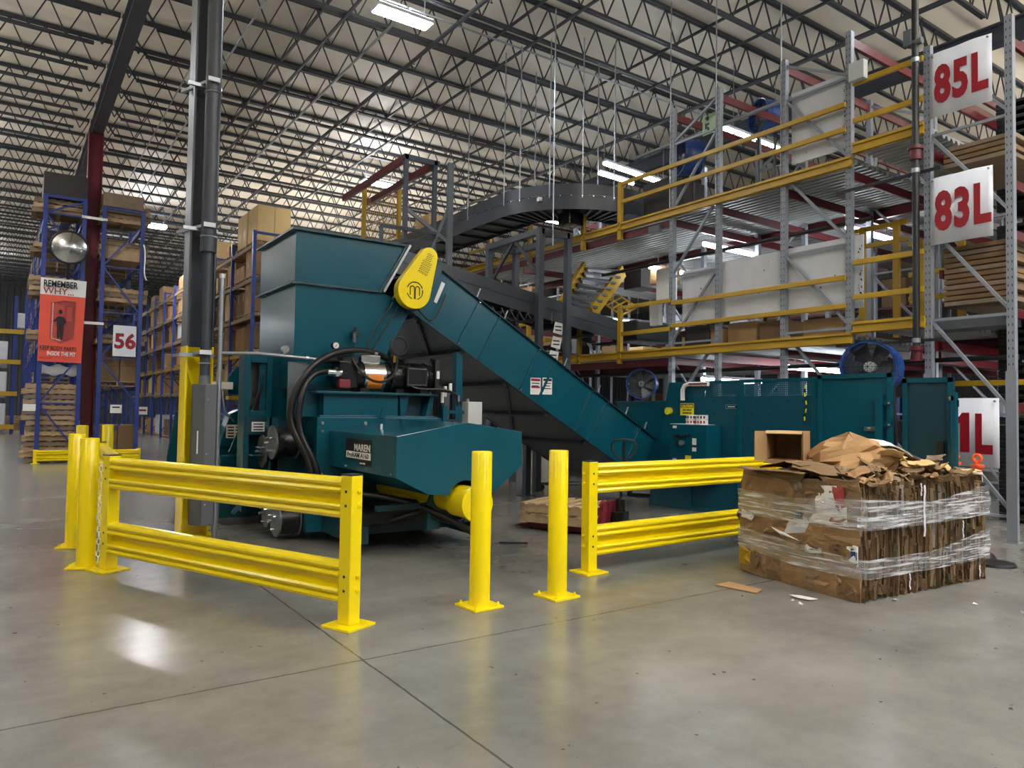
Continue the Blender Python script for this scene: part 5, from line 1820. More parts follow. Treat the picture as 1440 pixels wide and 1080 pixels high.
handrail([(5.2, 1.5, 2.1)], 1.3, (2.1,), 4.2, 5.3, 'bright yellow rail behind the tall teal doors', x=11.6)

# white panels
def wpanel(y0, y1, z0, z1, label):
    t = thing('barrier_board', label, 'board', (10.47, y0, z0), 'white panels in the grey racks')
    MB().box(10.46, 10.49, y0, y1, z0, z1).build('board', 'white_scuffed', t)
    b = MB()
    r_ = random.Random(int(y0 * 100))
    for _ in range(26):
        y = y0 + .05 + r_.uniform(-.03, .03) if r_.random() < .8 else r_.uniform(y0, y1)
        z = r_.uniform(z0 + .05, z1 - .05)
        s = r_.uniform(.005, .02)
        b.poly([(10.458, y - s, z), (10.458, y + s, z + s), (10.458, y, z + 2.5 * s)], [(0, 1, 2)])
    b.build('scuff_marks', 'ink', t)
    return t


wpanel(6.13, 7.11, 5.66, 6.84, 'white scuffed panel high in the middle grey frame')
wpanel(7.22, 8.5, 3.22, 4.27, 'white scuffed panel in the middle of the lower white row')
wpanel(8.52, 9.44, 3.24, 4.24, 'white scuffed panel at the left end of the lower white row')
wpanel(5.9, 7.18, 3.18, 4.28, 'white scuffed panel at the right end of the lower white row')

# aisle signs
def aisle_sign(s, y0, y1, z0, z1, label, x=10.33, sp=1.12, sh=.1):
    t = thing('aisle_sign', label, 'sign', (x, (y0 + y1) / 2, z0), 'white aisle signs')
    b = MB()
    n = 12
    fr = [V((x - .02 * sin(pi * i / n) - .01 * sin(i * .9), y1 + (y0 - y1) * i / n, 0)) for i in range(n + 1)]
    pts = [p + V((0, 0, z)) for z in (z0, z1) for p in fr]
    b.poly(pts, [(i, i + 1, n + 2 + i, n + 1 + i) for i in range(n)])
    o = b.build('sign_board', 'sign_white', t, smooth=True)
    md = o.modifiers.new('thick', 'SOLIDIFY')
    md.thickness = .004
    h = z1 - z0
    W_ = y1 - y0
    if s == '81L':
        lettering('8', h * .76, (x - .034, y1 - W_ * .07, z0 + h * .225), (0, -1, 0), (0, 0, 1), 'sign_number', 'sign_red', t, .004, .03, .6)
        a_ = lambda u, v: V((x - .038, y1 - W_ * u, z0 + h * (.225 + .545 * v)))
        MB().prism([a_(u, v) for u, v in ((.44, -.03), (.58, -.03), (.58, 1.03), (.47, 1.03), (.43, .93), (.36, .87), (.36, .75), (.44, .75))], (.006, 0, 0)).build('sign_number', 'sign_red', t)
        lettering('L', h * .76, (x - .034, y1 - W_ * .655, z0 + h * .225), (0, -1, 0), (0, 0, 1), 'sign_number', 'sign_red', t, .004, .03, .6)
    else:
        lettering(s, h * .76, (x - .034, y1 - (y1 - y0) * sh, z0 + h * .225), (0, -1, 0), (0, 0, 1), 'sign_number', 'sign_red', t, .004, .03, .6, wrap=sp)
    MB().cyl((x - .012, y0 + .04, z1 - .04), (x - .03, y0 + .04, z1 - .04), .014, 10).build('rivet', 'galv', t)
    MB().cyl((x - .012, y1 - .04, z1 - .04), (x - .03, y1 - .04, z1 - .04), .014, 10).build('rivet', 'galv', t)
    return t


aisle_sign('85L', 4.1, 4.87, 5.66, 6.55, 'white aisle sign numbered 85L in red, highest of three')
aisle_sign('83L', 4.1, 4.87, 3.90, 4.82, 'white aisle sign numbered 83L in red, middle of three')
aisle_sign('81L', 4.05, 4.84, .92, 1.81, 'white aisle sign numbered 81L in red, lowest of three', sp=1.3, sh=.06)
p, q = at(997, 162, Y=8.9), at(1007, 192, Y=8.9)
t = thing('number_sign', 'small pale green hanging sign with the number 5 high in the racks', 'sign', p)
MB().box(p.x, p.x + .02, 8.75, 9.05, q.z, p.z + .02).build('sign_board', 'pale_green', t)
lettering('5', .24, (p.x - .004, 9.0, q.z + .04), (0, -1, 0), (0, 0, 1), 'sign_number', 'ink', t, .002, .01)
lettering('4', .16, (p.x - .004, 8.98, q.z + .27), (0, -1, 0), (0, 0, 1), 'sign_number', 'ink', t, .002, .008)

# fire sprinkler riser
t = thing('sprinkler_riser', 'black vertical sprinkler riser with red couplings left of the sign frame', 'pipe', (10.2, 5.0, 2.4))
MB().cyl((10.2, 5.0, 2.35), (10.2, 5.0, 9.4), .045, 14).build('pipe', 'black', t, smooth=True)
for z in (5.2, 2.42):
    MB().cyl((10.2, 5.0, z - .1), (10.2, 5.0, z + .1), .075, 16).cyl((10.2, 5.0, z + .04), (10.2, 5.0, z + .08), .1, 16).build('red_coupling', 'red_steel', t, smooth=True)
for z in (6.5, 4.95, 2.6):
    MB().cyl((10.2, 5.0, z - .03), (10.2, 5.0, z + .03), .055, 14).build('pipe_clamp', 'galv', t, smooth=True)
MB().box(10.14, 10.2, 5.03, 5.14, 6.72, 6.95).cyl((10.2, 4.9, 6.75), (10.2, 5.1, 6.75), .05, 12).build('valve', 'guard_plate', t, bevel=.01)
for z, y0, y1, lb in ((4.93, 4.7, 6.2, 'black slotted strut across the racks under the short raised deck'), (2.6, 4.7, 6.2, 'black slotted strut in front of the lower yellow edge')):
    MBp = MB().box(10.24, 10.27, y0, y1, z - .02, z + .02)
    tag(MBp.build('slotted_strut', 'black', None), lb, 'strut', 'black slotted struts')
for z, y0, y1, x, lb in ((4.62, 6.0, 12.2, 10.9, 'long black pipe slanting past the racks under the upper deck'), (2.36, 4.0, 13.0, 10.8, 'long black pipe under the lower deck'), (6.9, 6, 11, 10.7, 'grey pipe near the top of the grey frames')):
    tag(MB().cyl((x, y0, z), (x, y1, z), .035, 10).build('sprinkler_branch', 'black' if z < 6 else 'rack_grey', None, smooth=True), lb, 'pipe', 'rack sprinkler pipes')
tag(MB().box(10.2, 10.32, 5.74, 5.98, 6.55, 6.83).build('speaker_box', 'elec_box', None, bevel=.01), 'pale square box at the top of the tall upright', 'box')
tag(MB().box(12.6, 12.9, 5.42, 5.72, 4.55, 4.9).build('junction_cabinet', 'elec_box', None, bevel=.01), 'pale grey cabinet inside the racks left of the sign numbered 83', 'box')
p = at(920, 440, X=10.5)
tag(MB().box(10.5, 10.62, p.y - .12, p.y + .12, p.z - .25, p.z + .2).build('control_panel', 'elec_box', None, bevel=.01), 'white control panel on the lower deck beside the dark sloping conveyor', 'box')
p = at(935, 400, X=11.2)
tag(MB().box(11.2, 11.3, p.y - .25, p.y + .25, p.z - .35, p.z + .35).build('control_panel', 'paper', None, bevel=.01), 'white board leaning at the left end of the white panels', 'box')
p = at(844, 327, X=10.36)
tag(MB().box(10.3, 10.42, 9.9, 10.2, 5.08, 5.22).build('junction_cabinet', 'guard_plate', None, bevel=.01), 'grey junction box hanging under the upper deck edge', 'box')

# goods in the module: dark stacks and cartons
def plain(name, x0, x1, y0, y1, z0, z1, ms, label, cat, group=None, bevel=.008):
    return tag(MB().box(x0, x1, y0, y1, z0, z1).build(name, ms, None, bevel=bevel), label, cat, group)


def black_pallet(x, y, z, label):
    b = MB().box(x, x + 1.1, y, y + 1.05, z + .06, z + .115)
    for i in range(3):
        for j in range(3):
            b.box(x + i * .475, x + i * .475 + .15, y + j * .45, y + j * .45 + .15, z, z + .06)
    return tag(b.build('plastic_pallet', 'black', None, bevel=.01), label, 'pallet', 'black pallets behind the sign frame')


BPL = 'black plastic pallet in the tall dark stacks behind the sign frame'
bp0 = None
for lo, n in ((.02, 13), (1.8, 10), (3.05, 12), (4.7, 14)):
    for k in range(n):
        if bp0 is None:
            bp0 = black_pallet(12.35, at(1402, 300, X=12.4).y - 1.06, lo, BPL)
            z_base = lo
        else:
            o = bp0.copy()
            COL.objects.link(o)
            o.location = (0, 0, lo + k * .12 - z_base)
for z, n, lb in ((2.62, 9, 'upper'), (5.66, 4, 'top')):
    pass
# flattened cartons and boards behind the signs
flat = None
rf = random.Random(8)
for z0, n in ((3.08, 11), (5.0, 4)):
    for k in range(n):
        b = MB().box(10.6, 12.2, 4.0 + rf.uniform(-.05, .05), 4.82, z0 + k * .075, z0 + k * .075 + .06)
        tag(b.build('flattened_carton_bundle', 'card_dark' if k % 3 else 'wood_grey', None, bevel=.006),
            'dull brown bundle in the flat stack behind the middle white sign' if z0 < 4 else 'dull brown bundle in the flat stack under the highest white sign', 'bundle', 'flat bundles behind the signs')
plain('grey_board', 10.5, 10.9, 4.0, 4.9, 2.75, 2.92, 'guard_plate', 'long grey weathered board behind the sign frame', 'board')
plain('dark_bin', 10.6, 11.6, 8.9, 9.5, 2.8, 3.2, 'dark_board', 'dark bin under the left white panel', 'bin')
for i, (y0, y1, z1, ms, lb) in enumerate(((8.62, 8.9, 3.1, 'card', 'small brown carton left under the white panels'), (7.9, 8.5, 3.18, 'card', 'brown carton in the middle under the white panels'),
                                      (7.3, 7.84, 3.14, 'card_dark', 'dull brown carton right of centre under the white panels'), (6.3, 7.0, 3.1, 'card', 'brown carton at the right end under the white panels'))):
    plain('carton', 10.62, 11.2, y0, y1, 2.8, z1, ms, lb, 'carton', 'cartons under the white panels')
for i, (x, y, z, s, ms, lb) in enumerate(((12.6, 11.9, 4.62, .5, 'card', 'brown carton on the deck behind the yellow post'), (12.6, 12.7, 4.62, .6, 'dark_board', 'black tote on the deck under the curved conveyor'),
                                         (13.2, 6.5, 2.8, .7, 'dark_board', 'dark tote inside the lower level'), (12.8, 8.8, 2.8, .8, 'dark_board', 'dark tote behind the left white panel'),
                                         (11.6, 10.2, 2.8, .5, 'black', 'black bin on the lower deck behind the handrail'), (11.4, 9.9, 2.8, .4, 'card', 'brown carton on the lower deck behind the handrail'),
                                         (12.2, 9.1, 5.46, .7, 'blue_fan', 'blue tote on the upper deck'),
                                         (12.8, 6.6, 5.46, .5, 'blue_fan', 'blue tote behind the upper white panel'), (11.4, 13.0, 0, 1.5, 'dark_board', 'dark crate low behind the conveyors'))):
    plain('tote' if ms != 'card' else 'carton', x, x + s, y, y + s, z, z + s * .8, ms, lb, 'carton' if ms == 'card' else 'tote')
for y0, z, lb in ((10.6, 2.3, 'left'), (7.6, 2.3, 'right')):
    pass
# blue drum fans high in the racks
p = at(968, 222, X=11.4)
drum_fan(p, .36, .4, R(-25), 'blue drum fan high behind the upper yellow rail, left one')
p = at(1078, 165, X=12.6)
drum_fan(p, .34, .4, R(-20), 'blue drum fan high behind the upper yellow rail, right one')
for f in [o for o in bpy.data.objects if o.name.startswith('drum_fan')][2:]:
    for c in list(f.children):
        if c.name.startswith('stand'):
            bpy.data.objects.remove(c)
    zf = f.location.z
    b = MB().bar((0, -.3, -.3), (.0, -.25, -(zf - 5.44)), .04, .04).bar((0, .3, -.3), (0, .25, -(zf - 5.44)), .04, .04)
    b.build('stand', 'black', f)

# ------------------------------------------------------------------ curved dark conveyor from the far side into the module
CC = thing('curved_conveyor', 'dark grey elevated conveyor that curves into the mezzanine', 'conveyor', (9.3, 14, 5.9))
path = []          # (outer point, inward normal, z of belt guard top)
for i in range(9):
    y = 24 - i * (24 - 15.4) / 8
    path.append((V((8.9, y, 0)), V((1, 0, 0)), 6.36))
for i in range(1, 4):
    path.append((V((8.9, 15.4 - i * .62, 0)), V((1, 0, 0)), 6.38))
for i in range(1, 15):
    a = pi + i * (pi / 2) / 14
    path.append((V((11.0 + 2.1 * cos(a), 13.5 + 2.1 * sin(a), 0)), V((-cos(a), -sin(a), 0)), 6.39))
for i in range(1, 4):
    path.append((V((11.0 + i * .6, 11.4, 0)), V((0, 1, 0)), 6.39))


def ribbon(off, za, zb, th=.012):
    n = len(path)
    pts = []
    for p, nv, z in path:
        for o in (off, off + th):
            for dz in (za, zb):
                q = p + nv * o
                pts.append(V((q.x, q.y, z + dz)))
    fs = []
    for i in range(n - 1):
        a, c = i * 4, (i + 1) * 4
        fs += [(a, c, c + 1, a + 1), (a + 2, a + 3, c + 3, c + 2), (a + 1, c + 1, c + 3, a + 3), (a, a + 2, c + 2, c)]
    fs += [(0, 1, 3, 2), ((n - 1) * 4, (n - 1) * 4 + 2, (n - 1) * 4 + 3, (n - 1) * 4 + 1)]
    return MB().poly(pts, fs)


ribbon(0, -.23, 0).build('outer_guard', 'belt_steel', CC, smooth=True)
ribbon(.012, -.54, -.235).build('outer_frame', 'belt_steel', CC, smooth=True)
ribbon(.9, -.54, 0).build('inner_guard', 'belt_steel', CC, smooth=True)
ribbon(.03, -.27, -.24, .86).build('belt', 'black', CC)
ribbon(.05, -.46, -.44, .82).build('return_pan', 'joist', CC)
for i, (p, nv, z) in enumerate(path):
    q0, q1 = p + nv * .02, p + nv * .9
    MB().bar((q0.x, q0.y, z - .49), (q1.x, q1.y, z - .49), .05, .05).build('cross_member', 'steel_grey', CC)
    q = p - nv * .008
    MB().cyl((q.x, q.y, z - .26), (q.x - nv.x * .01, q.y - nv.y * .01, z - .26), .014, 6).build('guard_bolt', 'chrome', CC)
q = path[16]
qq = q[0] - q[1] * .015
MB().box(qq.x - .01, qq.x + .06, qq.y - .05, qq.y + .05, 6.04, 6.12).build('sensor_box', 'paper', CC)
qq = path[19][0] + path[19][1] * .5
MB().box(qq.x - .2, qq.x + .2, qq.y - .2, qq.y + .2, 5.6, 5.88).build('drive_motor', 'black_gloss', CC, bevel=.02)

rods = None
for i, (x, y, z) in enumerate([(p.x, p.y, z) for p, nv, z in (path[9], path[12], path[14], path[17], path[20], path[23])] + [(10.0, 13.6, 6.4), (10.9, 12.4, 6.4), (8.7, 11.2, 5.1)]):
    o = MB().cyl((x, y, z - .3), (x, y, JZ0 - .04), .014, 6).build('hanger_rod', 'galv', None, smooth=True)
    tag(o, 'thin steel rod hanging the curved conveyor from the roof joists', 'hanger rod', 'conveyor hanger rods')
for x, y, z, lb in ((10.4, 9.64, 7.42, 'left'), (10.4, 8.54, 7.42, 'middle'), (10.4, 7.2, 7.42, 'right')):
    tag(MB().cyl((x - .06, y + .03, 5.4), (x - .06, y + .03, JZ0 - .04), .012, 6).build('hanger_rod', 'galv', None, smooth=True), 'thin rod rising from the %s tall grey upright to the roof' % lb, 'hanger rod', 'rods above the grey uprights')

# second conveyor sloping down to the lower deck
C2 = thing('sloping_conveyor', 'dark grey conveyor sloping down to the lower deck behind the teal conveyor', 'conveyor', (8.5, 12, 3.4))
a0, a1 = V((5.2, 11.5, 4.40)), V((10.8, 11.5, 3.52))
for y in (11.5, 12.4):
    MB().prism([(a0.x, y, a0.z), (a1.x, y, a1.z), (a1.x, y, a1.z - .22), (a0.x, y, a0.z - .22)], (0, .012, 0)).build('side_guard', 'belt_steel', C2)
    MB().prism([(a0.x, y + .012, a0.z - .22), (a1.x, y + .012, a1.z - .22), (a1.x, y + .012, a1.z - .44), (a0.x, y + .012, a0.z - .44)], (0, .012, 0)).build('side_frame', 'belt_steel', C2)
MB().prism([(a0.x, 11.53, a0.z - .2), (a1.x, 11.53, a1.z - .2), (a1.x, 11.53, a1.z - .22), (a0.x, 11.53, a0.z - .22)], (0, .87, 0)).build('belt', 'black', C2)
for i in range(9):
    t_ = i / 8
    q = a0.lerp(a1, t_)
    MB().bar((q.x, 11.53, q.z - .46), (q.x, 12.4, q.z - .46), .05, .05).build('cross_member', 'steel_grey', C2)
MB().box(7.5, 8.2, 11.7, 12.2, 3.05, 3.4).build('drive_motor', 'black_gloss', C2, bevel=.03)
b = MB()
for i in range(6):
    b.tube(bez((7.3 + i * .2, 11.48, 3.5), (7.4 + i * .2, 11.4, 3.2), (7.6 + i * .2, 11.4, 3.2), (7.7 + i * .2, 11.48, 3.45)), .018, 6)
b.build('drive_cable', 'black', C2)
for i, (x, y0) in enumerate(((778, 452), (775, 472), (771, 492))):
    p, q = at(x, y0, Y=11.35), at(x + 13, y0 + 18, Y=11.35)
    t = thing('hanging_notice', ['top', 'middle', 'bottom'][i] + ' white notice of three hanging under the dark sloping conveyor', 'notice', p, 'hanging white notices')
    sk = .05
    MB().prism([(p.x + sk, 11.35, p.z), (q.x + sk * .6, 11.35, p.z - .03), (q.x - sk * .2, 11.35, q.z - .02), (p.x, 11.35, q.z + .02)], (0, .004, 0)).build('notice_sheet', 'paper', t)
    for k in range(2):
        MB().box(p.x + .05, q.x - .03, 11.346, 11.349, q.z + .06 + k * .07, q.z + .085 + k * .07).build('print_line', 'ink', t)
tag(MB().cyl((at(776, 440, Y=11.36)), (at(776, 455, Y=11.36)), .006, 6).build('hanging_wire', 'galv', None), 'short wire holding the hanging white notices', 'wire')

# support towers for the conveyors
t = thing('support_tower', 'dark grey portal frame in front of the curved conveyor', 'support frame', (8.45, 12.1, 0))
for x, y in ((8.45, 11.28), (8.45, 13.1), (9.15, 11.28), (9.15, 13.1)):
    MB().box(x - .06, x + .06, y - .06, y + .06, 0, 5.0).build('post', 'steel_grey', t)
for x in (8.45, 9.15):
    MB().box(x - .06, x + .06, 11.22, 13.16, 5.0, 5.12).build('beam', 'steel_grey', t)
for y in (11.28, 13.1):
    MB().box(8.45, 9.15, y - .06, y + .06, 5.0, 5.12).build('beam', 'steel_grey', t)
MB().bar((8.45, 12.1, 5.0), (8.45, 11.3, 4.2), .05, .05).bar((8.45, 12.2, 5.0), (8.45, 13.1, 4.2), .05, .05).build('knee_brace', 'steel_grey', t)
t = thing('support_tower', 'tall grey posts with red top beams standing behind the hopper', 'support frame', (7.8, 14.8, 0))
for x, y, w_, ms in ((7.26, 14.8, .09, 'steel_grey'), (8.0, 14.8, .09, 'steel_grey'), (8.36, 14.7, .13, 'guard_plate')):
    MB().box(x - w_ / 2, x + w_ / 2, y - .05, y + .05, 0, 7.32).build('post', ms, t)
MB().box(7.2, 8.1, 14.75, 14.85, 7.2, 7.32).build('top_beam', 'steel_grey', t)
MB().bar((7.26, 14.85, 7.25), (7.3, 18.6, 7.2), .1, .16).build('red_beam', 'red_steel', t, label='dark red beam running back from the post top')
MB().bar((8.0, 14.85, 7.25), (8.0, 18.6, 7.2), .1, .16).build('red_beam', 'red_steel', t, label='dark red beam running back from the post top')
MB().bar((7.26, 14.8, 6.1), (8.36, 14.75, 5.45), .08, .06, (0, 1, 0)).bar((8.36, 14.75, 6.3), (7.9, 14.75, 5.2), .06, .06, (0, 1, 0)).build('diagonal_brace', 'guard_plate', t)
b = MB()
b.bar((6.6, 14.6, 5.55), (8.0, 14.7, 5.6), .07, .07).bar((6.6, 14.6, 5.55), (6.6, 14.6, 4.2), .07, .07).bar((6.9, 14.6, 5.25), (7.9, 14.7, 5.45), .06, .06).bar((6.9, 14.6, 5.25), (6.9, 14.6, 4.2), .06, .06)
b.build('handrail', 'steel_grey', t)
t = thing('mesh_cage', 'tall yellow wire mesh cage behind the hopper, under a roof lamp', 'mesh cage', (7.5, 18.3, 0))
a, c = at(513, 255, Y=18.3), at(560, 345, Y=18.3)
x0, x1, z1 = a.x, c.x, a.z
for x in (x0, x1):
    MB().box(x - .05, x + .05, 18.25, 18.35, 0, z1).build('post', 'yellow_rack', t)
b = MB()
k = 0
z = 3.5
while z < z1:
    b.box(x0, x1, 18.295, 18.303, z, z + .008)
    z += .06
x = x0
while x < x1:
    b.box(x - .004, x + .004, 18.297, 18.305, 3.5, z1)
    x += .06
b.build('wire_mesh', 'yellow_rack', t)
plain('carton', 9.05, 9.6, 17.0, 17.8, 6.12, 6.75, 'card_light', 'pale brown carton riding on the curved conveyor behind the hopper', 'carton')

# grey stair with yellow stringers
t = thing('stair', 'grey metal stair with yellow stringers behind the dark sloping conveyor', 'stair', at(835, 430, Y=12.6))
A1, A2 = at(823, 376, Y=13.0), at(790, 430, Y=12.5)
B1, B2 = at(876, 381, Y=12.8), at(832, 440, Y=12.3)
MB().bar(A1, A2, .08, .3).build('stringer', 'yellow_rack', t)
MB().bar(B1, B2, .08, .3).build('stringer', 'yellow_rack', t)
for i in range(7):
    k = (i + .3) / 7
    MB().bar(A1.lerp(A2, k), B1.lerp(B2, k), .3, .05).build('tread', 'steel_grey', t)
t = thing('handrail', 'yellow tubular stair rail beyond the grey stair', 'handrail', at(860, 430, Y=14), 'yellow handrails')
b = MB()
for dx in (0, 12, 24):
    b.tube([at(845 + dx, 424 - dx * .4, Y=14 + dx * .02), at(872 + dx, 442 - dx * .4, Y=14 + dx * .02)], .03, 8)
for k in range(5):
    b.tube([at(846 + k * 7, 425 + k * 4.6, Y=14), at(866 + k * 7, 414 + k * 4.8, Y=14.4)], .025, 8)
b.build('rail', 'yellow_rack', t, smooth=True)
plain('dark_cabinet', 10.9, 11.9, 10.15, 10.95, 5.46, 6.35, 'dark_board', 'dark cabinet on the upper deck behind the end of the yellow handrail', 'cabinet')
plain('dark_machine', 11.0, 12.2, 11.2, 12.0, 3.1, 3.55, 'black', 'black machinery at the end of the dark sloping conveyor', 'machine', bevel=.05)

# deep shelving behind the module: goods glimpsed between the decks
t = thing('shelving_run', 'grey shelving run deep behind the mezzanine decks', 'shelving', (17.2, 5, 0))
for k in range(12):
    y = 4.2 + k * 1.9
    MB().box(16.8, 16.86, y - .03, y + .03, 0, 7).box(17.8, 17.86, y - .03, y + .03, 0, 7).build('upright', 'rack_grey', t)
for z in (.5, 1.5, 3.2, 4.1, 5.9, 6.6):
    MB().box(16.8, 17.86, 4.2, 25.2, z - .05, z).build('shelf', 'deck' if z not in (1.5, 4.1) else 'red_steel', t)
rg = random.Random(77)
for z in (.5, 1.5, 3.2, 4.1, 5.9):
    y = 4.4
    while y < 24.6:
        w_ = rg.uniform(.45, .8)
        ms = rg.choice(('card', 'card_light', 'card', 'film_white', 'dark_board', 'card_dark', 'blue_fan'))
        if rg.random() < .8:
            nm = 'carton' if 'card' in ms else 'tote'
            tag(MB().box(16.82, 17.5, y, y + w_ - .05, z, z + rg.uniform(.3, .7)).build(nm, ms, None, bevel=.01),
                '%s %s on the deep shelving glimpsed behind the mezzanine' % ({'card': 'brown', 'card_light': 'pale brown', 'card_dark': 'dull brown', 'film_white': 'white', 'dark_board': 'dark', 'blue_fan': 'blue'}[ms], nm), nm, 'goods on the deep shelving')
        y += w_ + .02
# ------------------------------------------------------------------ blue pallet racks in the distance
def blue_rack(name_label, xs, ys, top, levels, x_dirs=None):
    """run along Y: frames at each y in ys spanning xs = (x0, x1); beams at levels on both faces"""
    x0, x1 = xs
    t = thing('pallet_rack', name_label, 'pallet rack', (x0, ys[0], 0))
    for i, y in enumerate(ys):
        f = MB().box(x0 - .05, x0 + .05, y - .045, y + .045, 0, top).box(x1 - .05, x1 + .05, y - .045, y + .045, 0, top).build('upright_frame', 'blue_rack', t)
        b = MB()
        z = .3
        k = 0
        while z < top - .4:
            z2 = min(z + 1.25, top - .1)
            if k % 2 == (1 if 'left' in name_label else 0):
                b.bar((x0, y, z), (x1, y, z2), .04, .04)
            else:
                b.bar((x1, y, z), (x0, y, z2), .04, .04)
            b.bar((x0, y, z), (x1, y, z), .035, .035)
            z = z2
            k += 1
        b.bar((x0, y, top - .05), (x1, y, top - .05), .05, .07)
        b.build('frame_brace', 'blue_rack', f)
    for x in (x0, x1):
        for z in levels:
            MB().box(x - .025, x + .025, ys[0], ys[-1], z - .11, z).build('beam', 'yellow_rack' if abs(z - levels[1]) < .01 and x0 > 4 else 'wood_grey' if x0 > 4 else 'blue_rack', t)
    return t


LV = (2.05, 3.2, 4.35, 5.5, 6.55)
YS = [22.5 + i * 2.55 for i in range(10)]
blue_rack('blue pallet rack run on the left, beside the orange banner', (.68, 1.57), YS, 7.05, LV)
blue_rack('blue pallet rack run with the number 56 sign on its end', (2.03, 2.98), YS, 6.95, LV)
YR = [22.7 + i * 2.55 for i in range(11)]
blue_rack('blue pallet rack run across the aisle, full of cartons', (6.08, 7.1), YR, 6.95, LV)
blue_rack('far blue pallet rack run at the left edge of the picture', (-7.2, -6.2), [44 + i * 2.6 for i in range(4)], 7, LV)

# pallets and loads
rk = random.Random(12)
CART = {}


def carton_obj(key, sx, sy, sz, ms):
    if key in CART:
        o = CART[key].copy()
        COL.objects.link(o)
        return o
    b = MB().box(-sx / 2, sx / 2, -sy / 2, sy / 2, 0, sz)
    b.m(1).box(-sx / 2 - .001, sx / 2 + .001, -.025, .025, sz - .03, sz + .001).box(-sx / 2 - .002, -sx / 2, -.025, .025, sz * .6, sz)
    o = b.build('carton', [ms, 'tape'], None)
    CART[key] = o
    return o


NC = [0]


def load(x, y, z, kind, label, group):
    """cartons stacked on a pallet at x, y, z"""
    if kind == 0:
        nx, ny, nz, s = 2, 3, rk.choice((1, 2, 2)), (.5, .36, .38)
    elif kind == 1:
        nx, ny, nz, s = 2, 2, rk.choice((1, 1, 2)), (.5, .52, .45)
    elif kind == 3:
        nx, ny, nz, s = 2, 2, 2, (.5, .56, .56)
    else:
        nx, ny, nz, s = 1, 2, 1, (.9, .55, rk.choice((.6, .75)))
    ms = 'card_light' if kind == 3 else rk.choice(('card', 'card_light', 'card', 'card_dark'))
    for i in range(nx):
        for j in range(ny):
            for k in range(nz):
                if kind != 3 and k == nz - 1 and rk.random() < .25:
                    continue
                if NC[0] > 286:
                    return
                o = carton_obj((kind, ms, s), *s, ms)
                o.location = (x + (i - (nx - 1) / 2) * (s[0] + .012), y + (j - (ny - 1) / 2) * (s[1] + .012), z + k * (s[2] + .002))
                tag(o, label, 'carton', group)
                NC[0] += 1


# right-hand rack: near bays first
for bi in range(9):
    yc0 = YR[bi]
    for li, z in enumerate((.16,) + LV):
        for pj in (0, 1):
            y = yc0 + .66 + pj * 1.24
            far = bi > 3
            lab = ['floor', 'first', 'second', 'third', 'fourth', 'top'][li]
            where = 'nearest bay' if bi == 0 else 'near bays' if bi < 4 else 'far bays'
            pallet((6.72, y, z + .002 if li else .0), 'wooden pallet on the %s level of the carton-filled blue rack, %s' % (lab, where), 'pallets in the right blue rack', R(0))
            zz = (z if li else 0) + .135
            g = 'cartons on the %s level of the right blue rack, %s' % (lab, where)
            l_ = 'brown carton on the %s level of the carton-filled blue rack, in the %s' % (lab, where)
            r_ = rk.random()
            if li == 5 and bi == 0:
                load(6.7, y, zz, 3, 'pale brown carton on the very top of the carton-filled blue rack, nearest bay', g)
            elif bi < 3 and r_ < .75:
                load(6.66, y, zz, rk.choice((0, 1, 1, 2)), l_, g)
            elif r_ < .55:
                load(6.66, y, zz, 2, l_, g)
            elif r_ < .85 and li < 5:
                o = MB().box(-.5, .5, -.48, .48, 0, .6 + .35 * rk.random())
                o = o.build('wrapped_load', rk.choice(('film_white', 'card_dark', 'card', 'kraft_paper')), None, bevel=.04)
                o.location = (6.7, y, zz)
                tag(o, 'plastic-wrapped load on the %s level of the carton-filled blue rack, %s' % (lab, where), 'wrapped load', 'wrapped loads in the right blue rack')

# left rack end: stacked empty pallets
for k in range(15):
    pallet((1.0 + rk.uniform(-.07, .05), 23.1 + rk.uniform(-.05, .05), .0 + k * .138), 'empty wooden pallet in the tall floor stack under the orange banner', 'pallet stack under the banner', rk.uniform(-.03, .03), grey=k % 3 == 0)
for z in LV[1:]:
    for k in range(rk.choice((2, 3, 4))):
        pallet((1.02 + rk.uniform(-.06, .04), 23.1 + rk.uniform(-.05, .05), z + .002 + k * .138), 'empty wooden pallet stored on an upper level above the orange banner', 'pallets above the banner', rk.uniform(-.03, .03), grey=k % 2 == 0)
    for k in range(rk.choice((2, 3, 4))):
        pallet((2.56 + rk.uniform(-.04, .04), 23.1 + rk.uniform(-.05, .05), z + .002 + k * .138), 'empty wooden pallet stored above the number 56 sign', 'pallets above the number sign', rk.uniform(-.03, .03), grey=k % 2 == 1)
for bi in range(1, 6):
    for z in LV:
        if rk.random() < .8:
            for k in range(rk.choice((1, 3))):
                pallet((2.5, YS[bi] + 1.2, z + .002 + k * .138), 'wooden pallet deeper in the rack run behind the number 56 sign', 'pallets deep behind the number sign', R(90), grey=k % 2 == 1)
        if rk.random() < .7:
            for k in range(rk.choice((1, 3))):
                pallet((1.12, YS[bi] + 1.2, z + .002 + k * .138), 'wooden pallet deeper in the rack run behind the orange banner', 'pallets deep behind the banner', R(90), grey=k % 2 == 0)
for zi, (z, n) in enumerate(((.0, 1), (2.055, 1))):
    pallet((2.5, 23.3, z), ['floor pallet carrying dark brown cartons behind the number 56 rack end', 'pallet carrying cartons just below the number 56 sign'][zi], 'pallets behind the number sign', R(90))
    for i in range(2):
        for j in range(2):
            for k in range(2):
                o = carton_obj(('d', 1), .5, .5, .42, 'card_dark')
                o.location = (2.56 + (i - .5) * .52, 23.3 + (j - .5) * .52, z + .135 + k * .425)
                tag(o, ['dull brown carton on the floor pallet behind the number 56 rack end', 'dull brown carton on the pallet just below the number 56 sign'][zi], 'carton', 'dull cartons behind the number sign')
